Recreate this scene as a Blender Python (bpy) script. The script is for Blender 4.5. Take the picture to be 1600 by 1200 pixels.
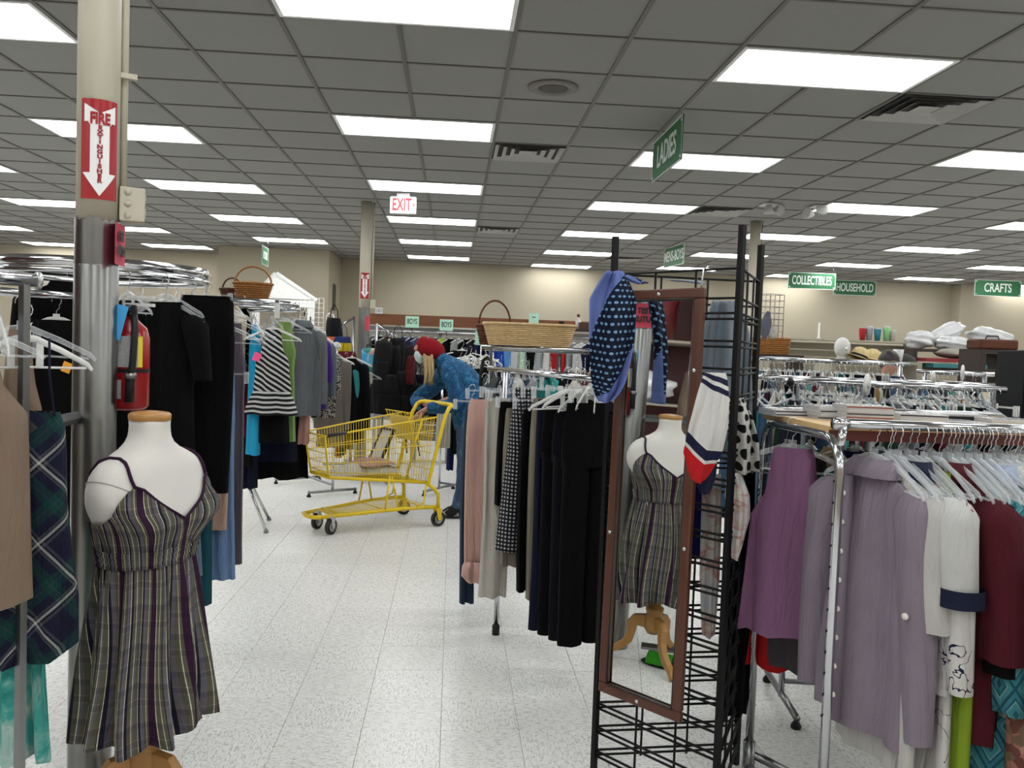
import bpy, bmesh, math, random
from math import sin, cos, pi, radians as R
from mathutils import Vector as V, Matrix as M
random.seed(7)
scene = bpy.context.scene
for o in list(bpy.data.objects): bpy.data.objects.remove(o)
C = scene.collection

# ---------------------------------------------------------------- camera
F = 1322.5                       # focal length in pixels of the 1600x1200 frame
HC = 1.5                         # camera height
YAW, PITCH, ROLL = .07056, -.0445, .0363
FW = V((sin(YAW)*cos(PITCH), cos(YAW)*cos(PITCH), sin(PITCH)))
_r = V((cos(YAW), -sin(YAW), 0)); _u = _r.cross(FW)
RT = _r*cos(ROLL)+_u*sin(ROLL); UP = -_r*sin(ROLL)+_u*cos(ROLL)
cd = bpy.data.cameras.new('camera'); cd.sensor_width = 36; cd.lens = F*36/1600; cd.clip_start = .05; cd.clip_end = 100
cam = bpy.data.objects.new('camera', cd); C.objects.link(cam)
mw = M.Identity(4)
for i in range(3): mw[i][0], mw[i][1], mw[i][2] = RT[i], UP[i], -FW[i]
mw[2][3] = HC; cam.matrix_world = mw
scene.camera = cam
# ---------------------------------------------------------------- world, exposure
w = bpy.data.worlds.new('world'); scene.world = w; w.use_nodes = True
w.node_tree.nodes['Background'].inputs[0].default_value = (.8, .85, .9, 1)
w.node_tree.nodes['Background'].inputs[1].default_value = .05
PANEL = 8.0                      # radiance of the fluorescent panels
scene.view_settings.view_transform = 'Standard'; scene.view_settings.look = 'None'
scene.view_settings.exposure = .55; scene.view_settings.gamma = 1; scene.view_settings.use_curve_mapping = False
scene.cycles.transparent_max_bounces = 24; scene.cycles.max_bounces = 8; scene.cycles.use_denoising = True

def P(px, py, Z):                # pixel at camera depth Z -> world point
    return V((0, 0, HC)) + Z*(FW + (px-800)/F*RT + (600-py)/F*UP)
def PZ(px, Z, z):                # pixel column at depth Z, world height z
    a = P(px, 0, Z).z; b = P(px, 1000, Z).z
    return P(px, 1000*(a-z)/(a-b), Z)
def ZY(px, py, Z): return P(px, py, Z).z
CAMR = -YAW                      # rotation that turns local x to the camera's right

# ---------------------------------------------------------------- mesh builder
class MB:
    def __init__(s): s.v = []; s.f = []; s.uv = {}
    def add(s, vs, fs, uvs=None):
        n = len(s.v); s.v += [tuple(p) for p in vs]; s.f += [tuple(i+n for i in q) for q in fs]
        if uvs:
            for i, t in enumerate(uvs): s.uv[n+i] = t
        return s
    def box(s, a, b, mtx=None):
        x0, y0, z0 = a; x1, y1, z1 = b
        vs = [V(p) for p in ((x0,y0,z0),(x1,y0,z0),(x1,y1,z0),(x0,y1,z0),(x0,y0,z1),(x1,y0,z1),(x1,y1,z1),(x0,y1,z1))]
        if mtx: vs = [mtx @ p for p in vs]
        return s.add(vs, [(3,2,1,0),(4,5,6,7),(0,1,5,4),(1,2,6,5),(2,3,7,6),(3,0,4,7)])
    def tube(s, pts, r, n=8, closed=False, flat=1.0, caps=True):
        pts = [V(p) for p in pts]; m = len(pts)
        rr = r if isinstance(r, (list, tuple)) else [r]*m
        vs = []; up = None
        for i, p in enumerate(pts):
            if closed: t = pts[(i+1) % m]-pts[i-1]
            else: t = pts[min(i+1, m-1)]-pts[max(i-1, 0)]
            if t.length < 1e-9: t = V((0, 0, 1))
            t.normalize()
            if up is None:
                up = V((0, 0, 1)) if abs(t.z) < .9 else V((0, 1, 0))
            up = (up - t*up.dot(t))
            if up.length < 1e-6: up = t.orthogonal()
            up.normalize(); sd = t.cross(up)
            for k in range(n):
                a = 2*pi*k/n
                vs.append(p + sd*cos(a)*rr[i]*flat + up*sin(a)*rr[i])
        fs = []
        for i in range(m if closed else m-1):
            j = (i+1) % m
            for k in range(n):
                l = (k+1) % n
                fs.append((i*n+k, i*n+l, j*n+l, j*n+k))
        if caps and not closed:
            fs.append(tuple(range(n-1, -1, -1))); fs.append(tuple((m-1)*n+k for k in range(n)))
        return s.add(vs, fs)
    def lathe(s, prof, n=16, c=(0, 0, 0), caps=True):
        vs = []; fs = []
        for r, z in prof:
            for k in range(n):
                a = 2*pi*k/n; vs.append((c[0]+r*cos(a), c[1]+r*sin(a), c[2]+z))
        for i in range(len(prof)-1):
            for k in range(n):
                l = (k+1) % n; fs.append((i*n+k, i*n+l, (i+1)*n+l, (i+1)*n+k))
        if caps:
            fs.append(tuple(range(n-1, -1, -1))); fs.append(tuple((len(prof)-1)*n+k for k in range(n)))
        uv = [(k/n*2*pi*.05, z) for r, z in prof for k in range(n)]
        return s.add(vs, fs, uv)
    def loft(s, rows, n=24, k1=5, ph=0., cap0=False, cap1=False, e=.85):
        """rows: (z, cx, cy, a, b, fold) rings of a hanging cloth; u in metres across, v down"""
        vs = []; uv = []
        for (z, cx, cy, a, b, fo) in rows:
            ring = []
            for k in range(n):
                t = 2*pi*k/n
                c_, s_ = cos(t), sin(t)
                x = a*math.copysign(abs(c_)**e, c_); y = b*math.copysign(abs(s_)**e, s_)
                u = x/max(a, 1e-4)
                y += fo*(sin(k1*u+ph+.6*sin(3*z+ph))+.5*sin(2.3*k1*u+1.7*ph+z))
                ring.append((cx+x, cy+y, z + .15*fo*sin(k1*1.3*u+ph)))
            k0 = 3*n//4; q = 0.; us = [0.]*n          # arc length from the front centre, both ways
            for st in (1, -1):
                q = 0.
                for i in range(1, n//2+1):
                    p0, p1 = ring[(k0+st*(i-1)) % n], ring[(k0+st*i) % n]; q += math.hypot(p1[0]-p0[0], p1[1]-p0[1])
                    if i < n//2 or st > 0: us[(k0+st*i) % n] = st*q
            vs += ring; uv += [(us[k], z) for k in range(n)]
        fs = []; m = len(rows)
        for i in range(m-1):
            for k in range(n):
                l = (k+1) % n; fs.append((i*n+k, (i+1)*n+k, (i+1)*n+l, i*n+l))
        if cap0: fs.append(tuple(range(n)))
        if cap1: fs.append(tuple((m-1)*n+k for k in range(n-1, -1, -1)))
        return s.add(vs, fs, uv)
    def sheet(s, fn, nu, nv):
        vs = []; uv = []; fs = []
        for j in range(nv+1):
            for i in range(nu+1):
                p, q = fn(i/nu, j/nv); vs.append(p); uv.append(q)
        for j in range(nv):
            for i in range(nu):
                a = j*(nu+1)+i; fs.append((a, a+1, a+nu+2, a+nu+1))
        return s.add(vs, fs, uv)
    def ball(s, c, r, n=14, m=9, sq=(1, 1, 1)):
        pr = []; vs = []; fs = []
        for i in range(m+1):
            t = pi*i/m
            for k in range(n):
                a = 2*pi*k/n
                vs.append((c[0]+r*sq[0]*sin(t)*cos(a), c[1]+r*sq[1]*sin(t)*sin(a), c[2]+r*sq[2]*cos(t)))
        for i in range(m):
            for k in range(n):
                l = (k+1) % n; fs.append((i*n+k, (i+1)*n+k, (i+1)*n+l, i*n+l))
        return s.add(vs, fs)
    def prism(s, poly, y0, y1):
        """poly in xz, extruded along y"""
        n = len(poly)
        vs = [(x, y0, z) for x, z in poly]+[(x, y1, z) for x, z in poly]
        fs = [tuple(range(n)), tuple(range(2*n-1, n-1, -1))]+[(i, i+n, (i+1) % n+n, (i+1) % n) for i in range(n)]
        return s.add(vs, fs)
    def mesh(s, name, smooth=True, fix=False):
        me = bpy.data.meshes.new(name); me.from_pydata(s.v, [], s.f)
        if s.uv:
            ul = me.uv_layers.new(name='UVMap')
            for lp in me.loops:
                ul.data[lp.index].uv = s.uv.get(lp.vertex_index, (0, 0))
        if fix:
            bm = bmesh.new(); bm.from_mesh(me); bmesh.ops.recalc_face_normals(bm, faces=bm.faces); bm.to_mesh(me); bm.free()
        if smooth:
            for p in me.polygons: p.use_smooth = True
        me.update(); return me

def link(name, me, m=None, parent=None, mtx=None, loc=None, rz=0):
    o = bpy.data.objects.new(name, me); C.objects.link(o)
    if m is not None and not me.materials: me.materials.append(m)
    if parent: o.parent = parent
    if mtx is not None: o.matrix_local = mtx
    elif loc is not None: o.location = loc; o.rotation_euler = (0, 0, rz)
    return o
def part(name, mb, m, parent=None, smooth=True, fix=False, **k):
    o = link(name, mb.mesh(name, smooth, fix), m, parent, **k)
    if smooth == 'auto': pass
    return o
def bevel(o, w=.004, seg=2):
    b = o.modifiers.new('bevel', 'BEVEL'); b.width = w; b.segments = seg; b.limit_method = 'ANGLE'; return o
def tag(o, label, cat, group=None):
    o['label'] = label; o['category'] = cat
    if group: o['group'] = group
    return o
def thing(name, label, cat, loc=(0, 0, 0), rz=0, group=None):
    o = bpy.data.objects.new(name, None); C.objects.link(o); o.empty_display_size = .05
    o.location = loc; o.rotation_euler = (0, 0, rz)
    return tag(o, label, cat, group)
def struct(name, mb, m, smooth=False):
    o = part(name, mb, m, None, smooth); o['kind'] = 'structure'; return o
def copytree(o, parent=None):
    c = o.copy(); C.objects.link(c); c.parent = parent
    for ch in o.children: copytree(ch, c)
    return c
def lettering(txt, size, m, parent, mtx, xs=1.0, bold=.0, name='lettering', align='CENTER', wrap=0):
    cu = bpy.data.curves.new('txt', 'FONT'); cu.body = txt; cu.size = size; cu.align_x = align; cu.align_y = 'CENTER'
    cu.offset = bold; cu.extrude = .0008; cu.space_line = .95
    t = bpy.data.objects.new('txt', cu); C.objects.link(t)
    dg = bpy.context.evaluated_depsgraph_get(); me = bpy.data.meshes.new_from_object(t.evaluated_get(dg))
    bpy.data.objects.remove(t); me.transform(M.Diagonal((xs, 1, 1, 1)))
    if wrap:
        for v in me.vertices: v.co = (wrap*sin(v.co.x/wrap), v.co.y, v.co.z-wrap*(1-cos(v.co.x/wrap)))
    me.materials.clear()
    return link(name, me, m, parent, mtx=mtx)
FACE = M.Rotation(pi/2, 4, 'X')          # text plane xy -> xz, facing -y

# ---------------------------------------------------------------- materials
class NT:
    def __init__(s, name):
        s.m = bpy.data.materials.new(name); s.m.use_nodes = True; s.t = s.m.node_tree
        s.b = s.t.nodes['Principled BSDF']; s.out = s.t.nodes['Material Output']
    def n(s, ty, ins=None, **kw):
        x = s.t.nodes.new(ty)
        for k, v in kw.items(): setattr(x, k, v)
        for k, v in (ins or {}).items(): s.set(x.inputs[k], v)
        return x
    def set(s, sock, v):
        if hasattr(v, 'node'): s.t.links.new(v, sock)
        else:
            if hasattr(sock.default_value, '__len__') and hasattr(v, '__len__') and len(v) == 3 and len(sock.default_value) == 4: v = (*v, 1)
            sock.default_value = v
    def ma(s, op, a, b=0., c=0.):
        x = s.n('ShaderNodeMath', {0: a, 1: b, 2: c}, operation=op); return x.outputs[0]
    def mix(s, f, a, b, bt='MIX'):
        x = s.n('ShaderNodeMix', data_type='RGBA', blend_type=bt)
        s.set(x.inputs[0], f); s.set(x.inputs[6], a); s.set(x.inputs[7], b); return x.outputs[2]
    def uv(s, su=1., sv=1.):
        t = s.n('ShaderNodeUVMap'); sp = s.n('ShaderNodeSeparateXYZ', {0: t.outputs[0]})
        return s.ma('MULTIPLY', sp.outputs[0], su), s.ma('MULTIPLY', sp.outputs[1], sv)
    def uvv(s): return s.n('ShaderNodeUVMap').outputs[0]
    def obj(s): return s.n('ShaderNodeTexCoord').outputs['Object']
    def pos(s): return s.n('ShaderNodeNewGeometry').outputs['Position']
    def noise(s, vec, sc, det=3, rough=.55, dist=0.):
        return s.n('ShaderNodeTexNoise', {'Vector': vec, 'Scale': sc, 'Detail': det, 'Roughness': rough, 'Distortion': dist}).outputs[0]
    def mapv(s, vec, sc): return s.n('ShaderNodeMapping', {0: vec, 3: sc}).outputs[0]
    def ramp(s, f, stops, const=True):
        x = s.n('ShaderNodeValToRGB', {0: f}); r = x.color_ramp; r.interpolation = 'CONSTANT' if const else 'LINEAR'
        while len(r.elements) < len(stops): r.elements.new(1)
        for e, (p, c) in zip(r.elements, stops):
            e.position = p; e.color = (*c, 1) if len(c) == 3 else c
        return x.outputs[0]
    def bump(s, h, st=.2, d=.01):
        x = s.n('ShaderNodeBump', {'Strength': st, 'Distance': d, 'Height': h}); s.set(s.b.inputs['Normal'], x.outputs[0])
    def fin(s, col=None, rough=.8, metal=0., spec=.5, **kw):
        if col is not None: s.set(s.b.inputs['Base Color'], col)
        s.set(s.b.inputs['Roughness'], rough); s.set(s.b.inputs['Metallic'], metal); s.set(s.b.inputs['Specular IOR Level'], spec)
        for k, v in kw.items(): s.set(s.b.inputs[k], v)
        return s.m
_mc = {}
def lin(h):
    if isinstance(h, str):
        h = h.lstrip('#'); c = [int(h[i:i+2], 16)/255 for i in (0, 2, 4)]
        return tuple(((x+.055)/1.055)**2.4 if x > .04045 else x/12.92 for x in c)
    return h
def mat(name, col, rough=.5, metal=0., spec=.5, var=.12, sc=9., bump=0., **kw):
    if name in _mc: return _mc[name]
    col = lin(col); n = NT(name); f = n.noise(n.obj(), sc, 4)
    c2 = tuple(max(0, x*(1-var)) for x in col); c3 = tuple(min(1, x*(1+var*.6)) for x in col)
    n.fin(n.mix(f, c2, c3), rough, metal, spec, **kw)
    if bump: n.bump(n.noise(n.obj(), sc*20, 2), bump)
    _mc[name] = n.m; return n.m
def fab(col, name=None, rough=.9, weave=.25):
    """plain woven cloth of one colour"""
    key = name or 'cloth_'+str(col)
    if key in _mc: return _mc[key]
    c = tuple(x*.74 for x in lin(col)); n = NT(key)
    f = n.noise(n.uvv(), 7, 3); g = n.noise(n.mapv(n.uvv(), (500, 500, 1)), 1, 1)
    n.fin(n.mix(f, tuple(x*.85 for x in c), tuple(min(1, x*1.08) for x in c)), rough, 0, .25 if max(c) > .03 else .12)
    h = n.ma('ADD', n.ma('MULTIPLY', n.noise(n.mapv(n.uvv(), (16, 3, 1)), 1, 4, .6, .7), 1.0), n.ma('MULTIPLY', g, .03)); n.bump(h, weave*2.6, .035)
    _mc[key] = n.m; return n.m
def patt(name, fn, rough=.9):
    if name in _mc: return _mc[name]
    n = NT(name); col = n.mix(1.0, fn(n), (.74, .74, .74), 'MULTIPLY'); n.fin(col, rough, 0, .25)
    n.bump(n.noise(n.mapv(n.uvv(), (16, 3, 1)), 1, 4, .6, .7), .6, .035)
    _mc[name] = n.m; return n.m
def fr(n, x): return n.ma('FRACT', x)
def stripes(n, a, p, cs):
    u, v = n.uv(); d = n.ma('ADD', n.ma('MULTIPLY', u, cos(a)/p), n.ma('MULTIPLY', v, sin(a)/p))
    return n.ramp(fr(n, d), [(i, lin(c)) for i, c in cs])
def dots(n, p, r, c0, c1, ax=1.):
    u, v = n.uv(1/p, 1/p); row = n.ma('FLOOR', v); u = n.ma('ADD', u, n.ma('MULTIPLY', row, .5))
    x = n.ma('SUBTRACT', fr(n, u), .5); y = n.ma('MULTIPLY', n.ma('SUBTRACT', fr(n, v), .5), ax)
    d = n.ma('SQRT', n.ma('ADD', n.ma('MULTIPLY', x, x), n.ma('MULTIPLY', y, y)))
    return n.mix(n.ma('LESS_THAN', d, r), lin(c0), lin(c1))

chrome = mat('chrome_steel', (.58, .59, .61), .13, 1, var=.05)
steel = mat('brushed_steel', (.24, .24, .235), .3, 1, var=.15, sc=6)
darksteel = mat('dull_tube_steel', (.26, .265, .27), .3, 1, var=.12)
wire = mat('hook_wire', (.62, .62, .63), .25, 1)
black_metal = mat('black_powder_coat', (.004, .004, .0045), .5, .0, .2)
white_pl = mat('white_plastic', (.62, .62, .60), .35)
black_pl = mat('black_plastic', (.007, .007, .008), .45, 0, .3)
cream = mat('cream_paint', '#b9b3a1', .55, var=.06, bump=.05)
green_sign = mat('green_sign_board', '#286b41', .5, var=.06)
white_paint = mat('white_paint', (.8, .8, .79), .5)
red_paint = mat('extinguisher_red', '#8f0a10', .25, var=.05)
mint = mat('mint_card', '#a3ccb8', .7, var=.04)
wood_l = None
def woodmat(name, c0, c1, ax=(1, 12, 12), rough=.45):
    if name in _mc: return _mc[name]
    n = NT(name); f = n.noise(n.mapv(n.obj(), ax), 2.5, 5, .6, .6)
    n.fin(n.mix(f, lin(c0), lin(c1)), rough); n.bump(f, .08); _mc[name] = n.m; return n.m
wood_l = woodmat('pale_maple', '#8f6430', '#b58549', (14, 14, 2), .35)
wood_beam = woodmat('oak_beam', '#5e3317', '#7a4825', (2, 14, 14))
wood_dark = woodmat('walnut_frame', '#3d2115', '#5d3422', (10, 10, 1.5), .4)
wood_board = woodmat('pine_board', '#b8935f', '#d9bb86', (2, 10, 10))
def clear_pl():
    n = NT('clear_hanger_plastic')
    f = n.n('ShaderNodeLayerWeight', {0: .35}).outputs[1]
    n.fin((.80, .83, .85), .08, 0, .6)
    n.set(n.b.inputs['Alpha'], n.ma('MULTIPLY_ADD', f, .62, .15)); return n.m
clear = clear_pl()
frost = mat('frosted_hanger_plastic', (.42, .44, .45), .2, 0, .6, var=.15)
# ================================================================ the room
CE = HC+1.64                     # ceiling height
T = .6096; GX, GY = -.9505, 4.488
X0, X1, Y0, YB = -15.0, 17.5, -5.3, 17.45
def vinyl():
    n = NT('vinyl_floor_tile'); p = n.pos(); sp = n.n('ShaderNodeSeparateXYZ', {0: p})
    tx = n.ma('FLOOR', n.ma('DIVIDE', sp.outputs[0], .3048)); ty = n.ma('FLOOR', n.ma('DIVIDE', n.ma('SUBTRACT', sp.outputs[1], .184), .3048))
    par = n.ma('FRACT', n.ma('MULTIPLY', n.ma('ADD', tx, ty), .5)); par = n.ma('GREATER_THAN', par, .25)
    a = n.noise(n.mapv(p, (30, 110, 1)), 1, 4, .6); b = n.noise(n.mapv(p, (110, 30, 1)), 1, 4, .6)
    f = n.ma('ADD', n.ma('MULTIPLY', a, par), n.ma('MULTIPLY', b, n.ma('SUBTRACT', 1, par)))
    c = n.ramp(f, [(.3, (.47, .47, .45)), (.5, (.74, .74, .72)), (.75, (.82, .82, .80))], False)
    fl = n.noise(n.mapv(p, (70, 230, 1)), 1, 1, .5); fl2 = n.noise(n.mapv(p, (230, 70, 1)), 1, 1, .5)
    fk = n.ma('ADD', n.ma('MULTIPLY', fl, par), n.ma('MULTIPLY', fl2, n.ma('SUBTRACT', 1, par)))
    c = n.mix(n.ma('MULTIPLY', n.ma('GREATER_THAN', fk, .655), .8), c, (.16, .15, .13))
    w = n.n('ShaderNodeTexWhiteNoise', {'Vector': n.n('ShaderNodeCombineXYZ', {0: tx, 1: ty}).outputs[0]}, noise_dimensions='3D').outputs[0]
    c = n.mix(n.ma('MULTIPLY', w, .10), c, (.52, .51, .47))
    n.fin(c, .26, 0, .45); return n.m
VIN = vinyl()
ceil_m = mat('ceiling_tile_board', '#878683', .9, var=.06, sc=30, bump=.12)
ceil_g = mat('ceiling_grid_metal', '#63615e', .6, var=.05)
wall_m = mat('beige_wall_paint', '#a49b88', .75, var=.05, sc=1.5, bump=.03)
fl = struct('floor', MB().box((X0, Y0, -.1), (X1, YB, -.006)), mat('floor_subfloor_joint', (.1, .1, .095), .8))
def infr(p, m=60):
    d = p-V((0, 0, HC)); z = d.dot(FW)
    if z < .3: return None
    x = 800+F*d.dot(RT)/z; y = 600-F*d.dot(UP)/z
    return z if -m < x < 1600+m and -m < y < 1200+m else None
fa = .3048; cand = []
for i in range(int(X0/fa)+1, int(X1/fa)-1):
    for j in range(int((Y0-.184)/fa)+1, int((YB-.184)/fa)-1):
        z = infr(V(((i+.5)*fa, .184+(j+.5)*fa, 0))); cand.append((z if z else 99+abs(i)+abs(j), i, j))
cand.sort()
g = .0006
def tile_mb(s, t=.006, gp=g, bv=.0012):
    m = MB(); a = gp; b = s-gp
    vs = [(a, a, -t), (b, a, -t), (b, b, -t), (a, b, -t), (a, a, -bv), (b, a, -bv), (b, b, -bv), (a, b, -bv), (a+bv, a+bv, 0), (b-bv, a+bv, 0), (b-bv, b-bv, 0), (a+bv, b-bv, 0)]
    fs = [(8, 9, 10, 11)]+[(i, (i+1) % 4, (i+1) % 4+4, i+4) for i in range(4)]+[(i+4, (i+1) % 4+4, (i+1) % 4+8, i+8) for i in range(4)]
    return m.add(vs, fs)
tme = tile_mb(fa).mesh('floor_tile', False)
big = MB()
for n_, (z, i, j) in enumerate(cand):
    if n_ < 300: link('floor_tile', tme, VIN, fl, loc=(i*fa, .184+j*fa, 0))
    else:
        x, y = i*fa+g, .184+j*fa+g; s_ = fa-2*g
        big.add([(x, y, 0), (x+s_, y, 0), (x+s_, y+s_, 0), (x, y+s_, 0)], [(0, 1, 2, 3)])
o = part('floor_tile_field', big, VIN, fl, False); o['kind'] = 'stuff'

def wall(name, boxes, m=None):
    b = MB()
    for a, c in boxes: b.box(a, c)
    return struct(name, b, m or wall_m)
BX0, BX1, BY = -4.33, -2.33, 15.85
wall('wall_back', [((X0, YB, 0), (X1, YB+.15, CE+.1))])
wall('wall_back_projection', [((BX0, BY, 0), (BX1, YB, CE))])
wall('wall_back_pier', [((10.55, YB-.35, 0), (X1, YB, CE))])
wall('wall_left', [((X0-.15, Y0, 0), (X0, YB, CE+.1))])
wall('wall_right', [((X1, Y0, 0), (X1+.15, YB, CE+.1))])
wall('wall_front', [((X0, Y0-.15, 0), (X1, Y0, CE+.1))])
struct('baseboard_back', MB().box((BX1, YB-.012, 0), (10.55, YB, .1)), mat('brown_vinyl_base', '#4a4038', .6))

ce = struct('ceiling', MB().box((X0, Y0, CE+.03), (X1, YB, CE+.1)), ceil_g)
lights = set(); vents = {(2, 4), (6, 1), (2, 12), (6, 8), (6, 17)}; spk = (2, 1)
i0, i1 = int((X0-GX)/T), int((X1-GX)/T)-1
j0, j1 = int((Y0-GY)/T), int((YB-GY)/T)
lamps = []
ORD = ['', 'first', 'second', 'third', 'fourth', 'fifth', 'sixth', 'seventh', 'eighth', 'ninth', 'tenth', 'eleventh', 'twelfth', 'thirteenth', 'fourteenth', 'fifteenth', 'sixteenth', 'seventeenth', 'eighteenth', 'nineteenth', 'twentieth', 'twenty-first', 'twenty-second', 'twenty-third', 'twenty-fourth', 'twenty-fifth', 'twenty-sixth', 'twenty-seventh', 'twenty-eighth', 'twenty-ninth', 'thirtieth']
for c in range(-6, 8):
    for k in range(-4, 6):
        r = 4*k-1+(c % 2)
        i = 4*c
        if not (i0 <= i and i+1 <= i1 and j0 <= r <= j1-0): continue
        if BY < GY+(r+1)*T and BX0-T < GX+(i+1)*T < BX1+2*T: continue
        lamps.append((i, r)); lights |= {(i, r), (i+1, r)}
gb = MB()
for i in range(i0, i1+2):
    for j in range(j0-1, j1+1):          # runners stop at the light fixtures
        if (i-1, j) in lights and (i, j) in lights and (i-1, j) in lamps: continue
        gb.box((GX+i*T-.012, max(Y0, GY+j*T), CE-.001), (GX+i*T+.012, min(YB, GY+(j+1)*T), CE+.03))
for j in range(j0, j1+2):
    gb.box((X0, GY+j*T-.008, CE), (X1, GY+j*T+.008, CE+.03))
part('ceiling_grid', gb, ceil_g, ce, False)
cand = []
for i in range(i0-1, i1+1):
    for j in range(j0-1, j1+1):
        if (i, j) in lights or (i, j) in vents: continue
        z = infr(V((GX+(i+.5)*T, GY+(j+.5)*T, CE))); cand.append((z if z else 99+abs(i)+abs(j), i, j))
cand.sort()
cm = MB().box((.010, .007, .007), (T-.010, T-.007, .022)).mesh('ceiling_tile', False)
big = MB()
for n_, (z, i, j) in enumerate(cand):
    p = V((GX+i*T, GY+j*T, CE))
    if n_ < 300: link('ceiling_tile', cm, ceil_m, ce, loc=p)
    else: big.add([p+V((.01, .007, .007)), p+V((T-.01, .007, .007)), p+V((T-.01, T-.007, .007)), p+V((.01, T-.007, .007))], [(3, 2, 1, 0)])
o = part('ceiling_tile_field', big, ceil_m, ce, False); o['kind'] = 'stuff'

# fluorescent troffers: white frame and prismatic lens
def lens():
    n = NT('lit_prismatic_lens'); t = n.obj(); s = n.n('ShaderNodeSeparateXYZ', {0: t})
    y = n.ma('ABSOLUTE', n.ma('SUBTRACT', s.outputs[1], T/2))           # two tube rows behind the lens
    k = n.ma('SUBTRACT', 1.0, n.ma('MULTIPLY', n.ma('ABSOLUTE', n.ma('SUBTRACT', y, .15)), 2.4))
    n.fin((.8, .8, .8), .3); n.set(n.b.inputs['Emission Color'], (.985, 1.0, .995))
    n.set(n.b.inputs['Emission Strength'], n.ma('MULTIPLY', k, PANEL*1.2)); return n.m
LENS = lens()
frm = MB()
for a, b in (((.012, .012, -.004), (2*T-.012, .035, .02)), ((.012, T-.035, -.004), (2*T-.012, T-.012, .02)), ((.012, .035, -.004), (.035, T-.035, .02)), ((2*T-.035, .035, -.004), (2*T-.012, T-.035, .02))): frm.box(a, b)
frm = frm.mesh('light_frame', False); ln = MB().box((.035, .035, .002), (2*T-.035, T-.035, .012)).mesh('lens', False)
for (i, r) in lamps:
    p = V((GX+i*T, GY+r*T, CE)); vis = infr(p+V((T, T/2, 0)), 150)
    col = {0: 'above the aisle', 4: 'in the row right of the aisle', -4: 'in the row left of the aisle', 8: 'in the second row to the right', -8: 'in the second row to the left', 12: 'in the far right row', -12: 'in the far left row', 16: 'in the outermost right row', 20: 'at the right wall', -16: 'in the outermost left row', -20: 'at the left wall'}.get(i, 'near the right wall')
    if vis:
        q = sum(1 for (a, b) in lamps if a == i and b <= r and infr(V((GX+a*T+T, GY+b*T+T/2, CE)), 150))
        lab = 'fluorescent ceiling light %s, %s from the camera' % (col, ORD[q]); grp = None
    else: lab, grp = 'fluorescent ceiling light out of view '+('behind the camera' if r < -2 else 'to the side'), 'ceiling lights out of view'
    t = thing('ceiling_light', lab, 'ceiling light', p, 0, grp or 'fluorescent ceiling lights')
    link('light_frame', frm, white_paint, t); link('lens', ln, LENS, t)

# ceiling diffusers
vm = mat('vent_grey_metal', '#a5a39e', .5, 0)
dk = mat('duct_shadow_black', (.02, .02, .02), .8)
for k, (i, j) in enumerate(sorted(vents)):
    pos = {(2, 4): 'above the aisle beside the second light', (6, 1): 'beside the large light at upper right', (2, 12): 'small and far, right of the exit sign', (6, 8): 'left of the twin emergency lamps', (6, 17): 'far off above the mirror stand'}[(i, j)]
    t = thing('ceiling_vent', 'square grey metal ceiling vent '+pos, 'vent', (GX+(i+.5)*T, GY+(j+.5)*T, CE))
    part('duct', MB().box((-.28, -.28, .015), (.28, .28, .028)), dk, t, False)
    for q, s_ in enumerate((.285, .215, .145, .075)):
        m = MB(); h = .035
        a, b = s_, s_-h
        zt, zb = .012, -.012+.003*q
        for rot in range(4):
            mt = M.Rotation(rot*pi/2, 4, 'Z')
            m.add([mt @ V((-a, -a, zb)), mt @ V((a, -a, zb)), mt @ V((b, -b, zt)), mt @ V((-b, -b, zt))], [(0, 1, 2, 3)])
        if q == 3: m.box((-b, -b, zt-.002), (b, b, zt))
        part('louver', m, vm, t, False)
t = thing('ceiling_speaker', 'round grey speaker grille set in a ceiling tile', 'speaker', (GX+2.5*T, GY+1.5*T, CE))
part('rim', MB().lathe([(.16, .005), (.16, -.004), (.13, -.01), (.095, -.006), (.092, .004)], 40), mat('speaker_rim_grey', '#6f6c66', .6), t)
part('grille', MB().lathe([(.092, .004), (.092, -.004), (.05, -.006), (.01, -.007)], 40), mat('speaker_grille', '#4f4b45', .7, bump=.4, sc=40), t)

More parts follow.
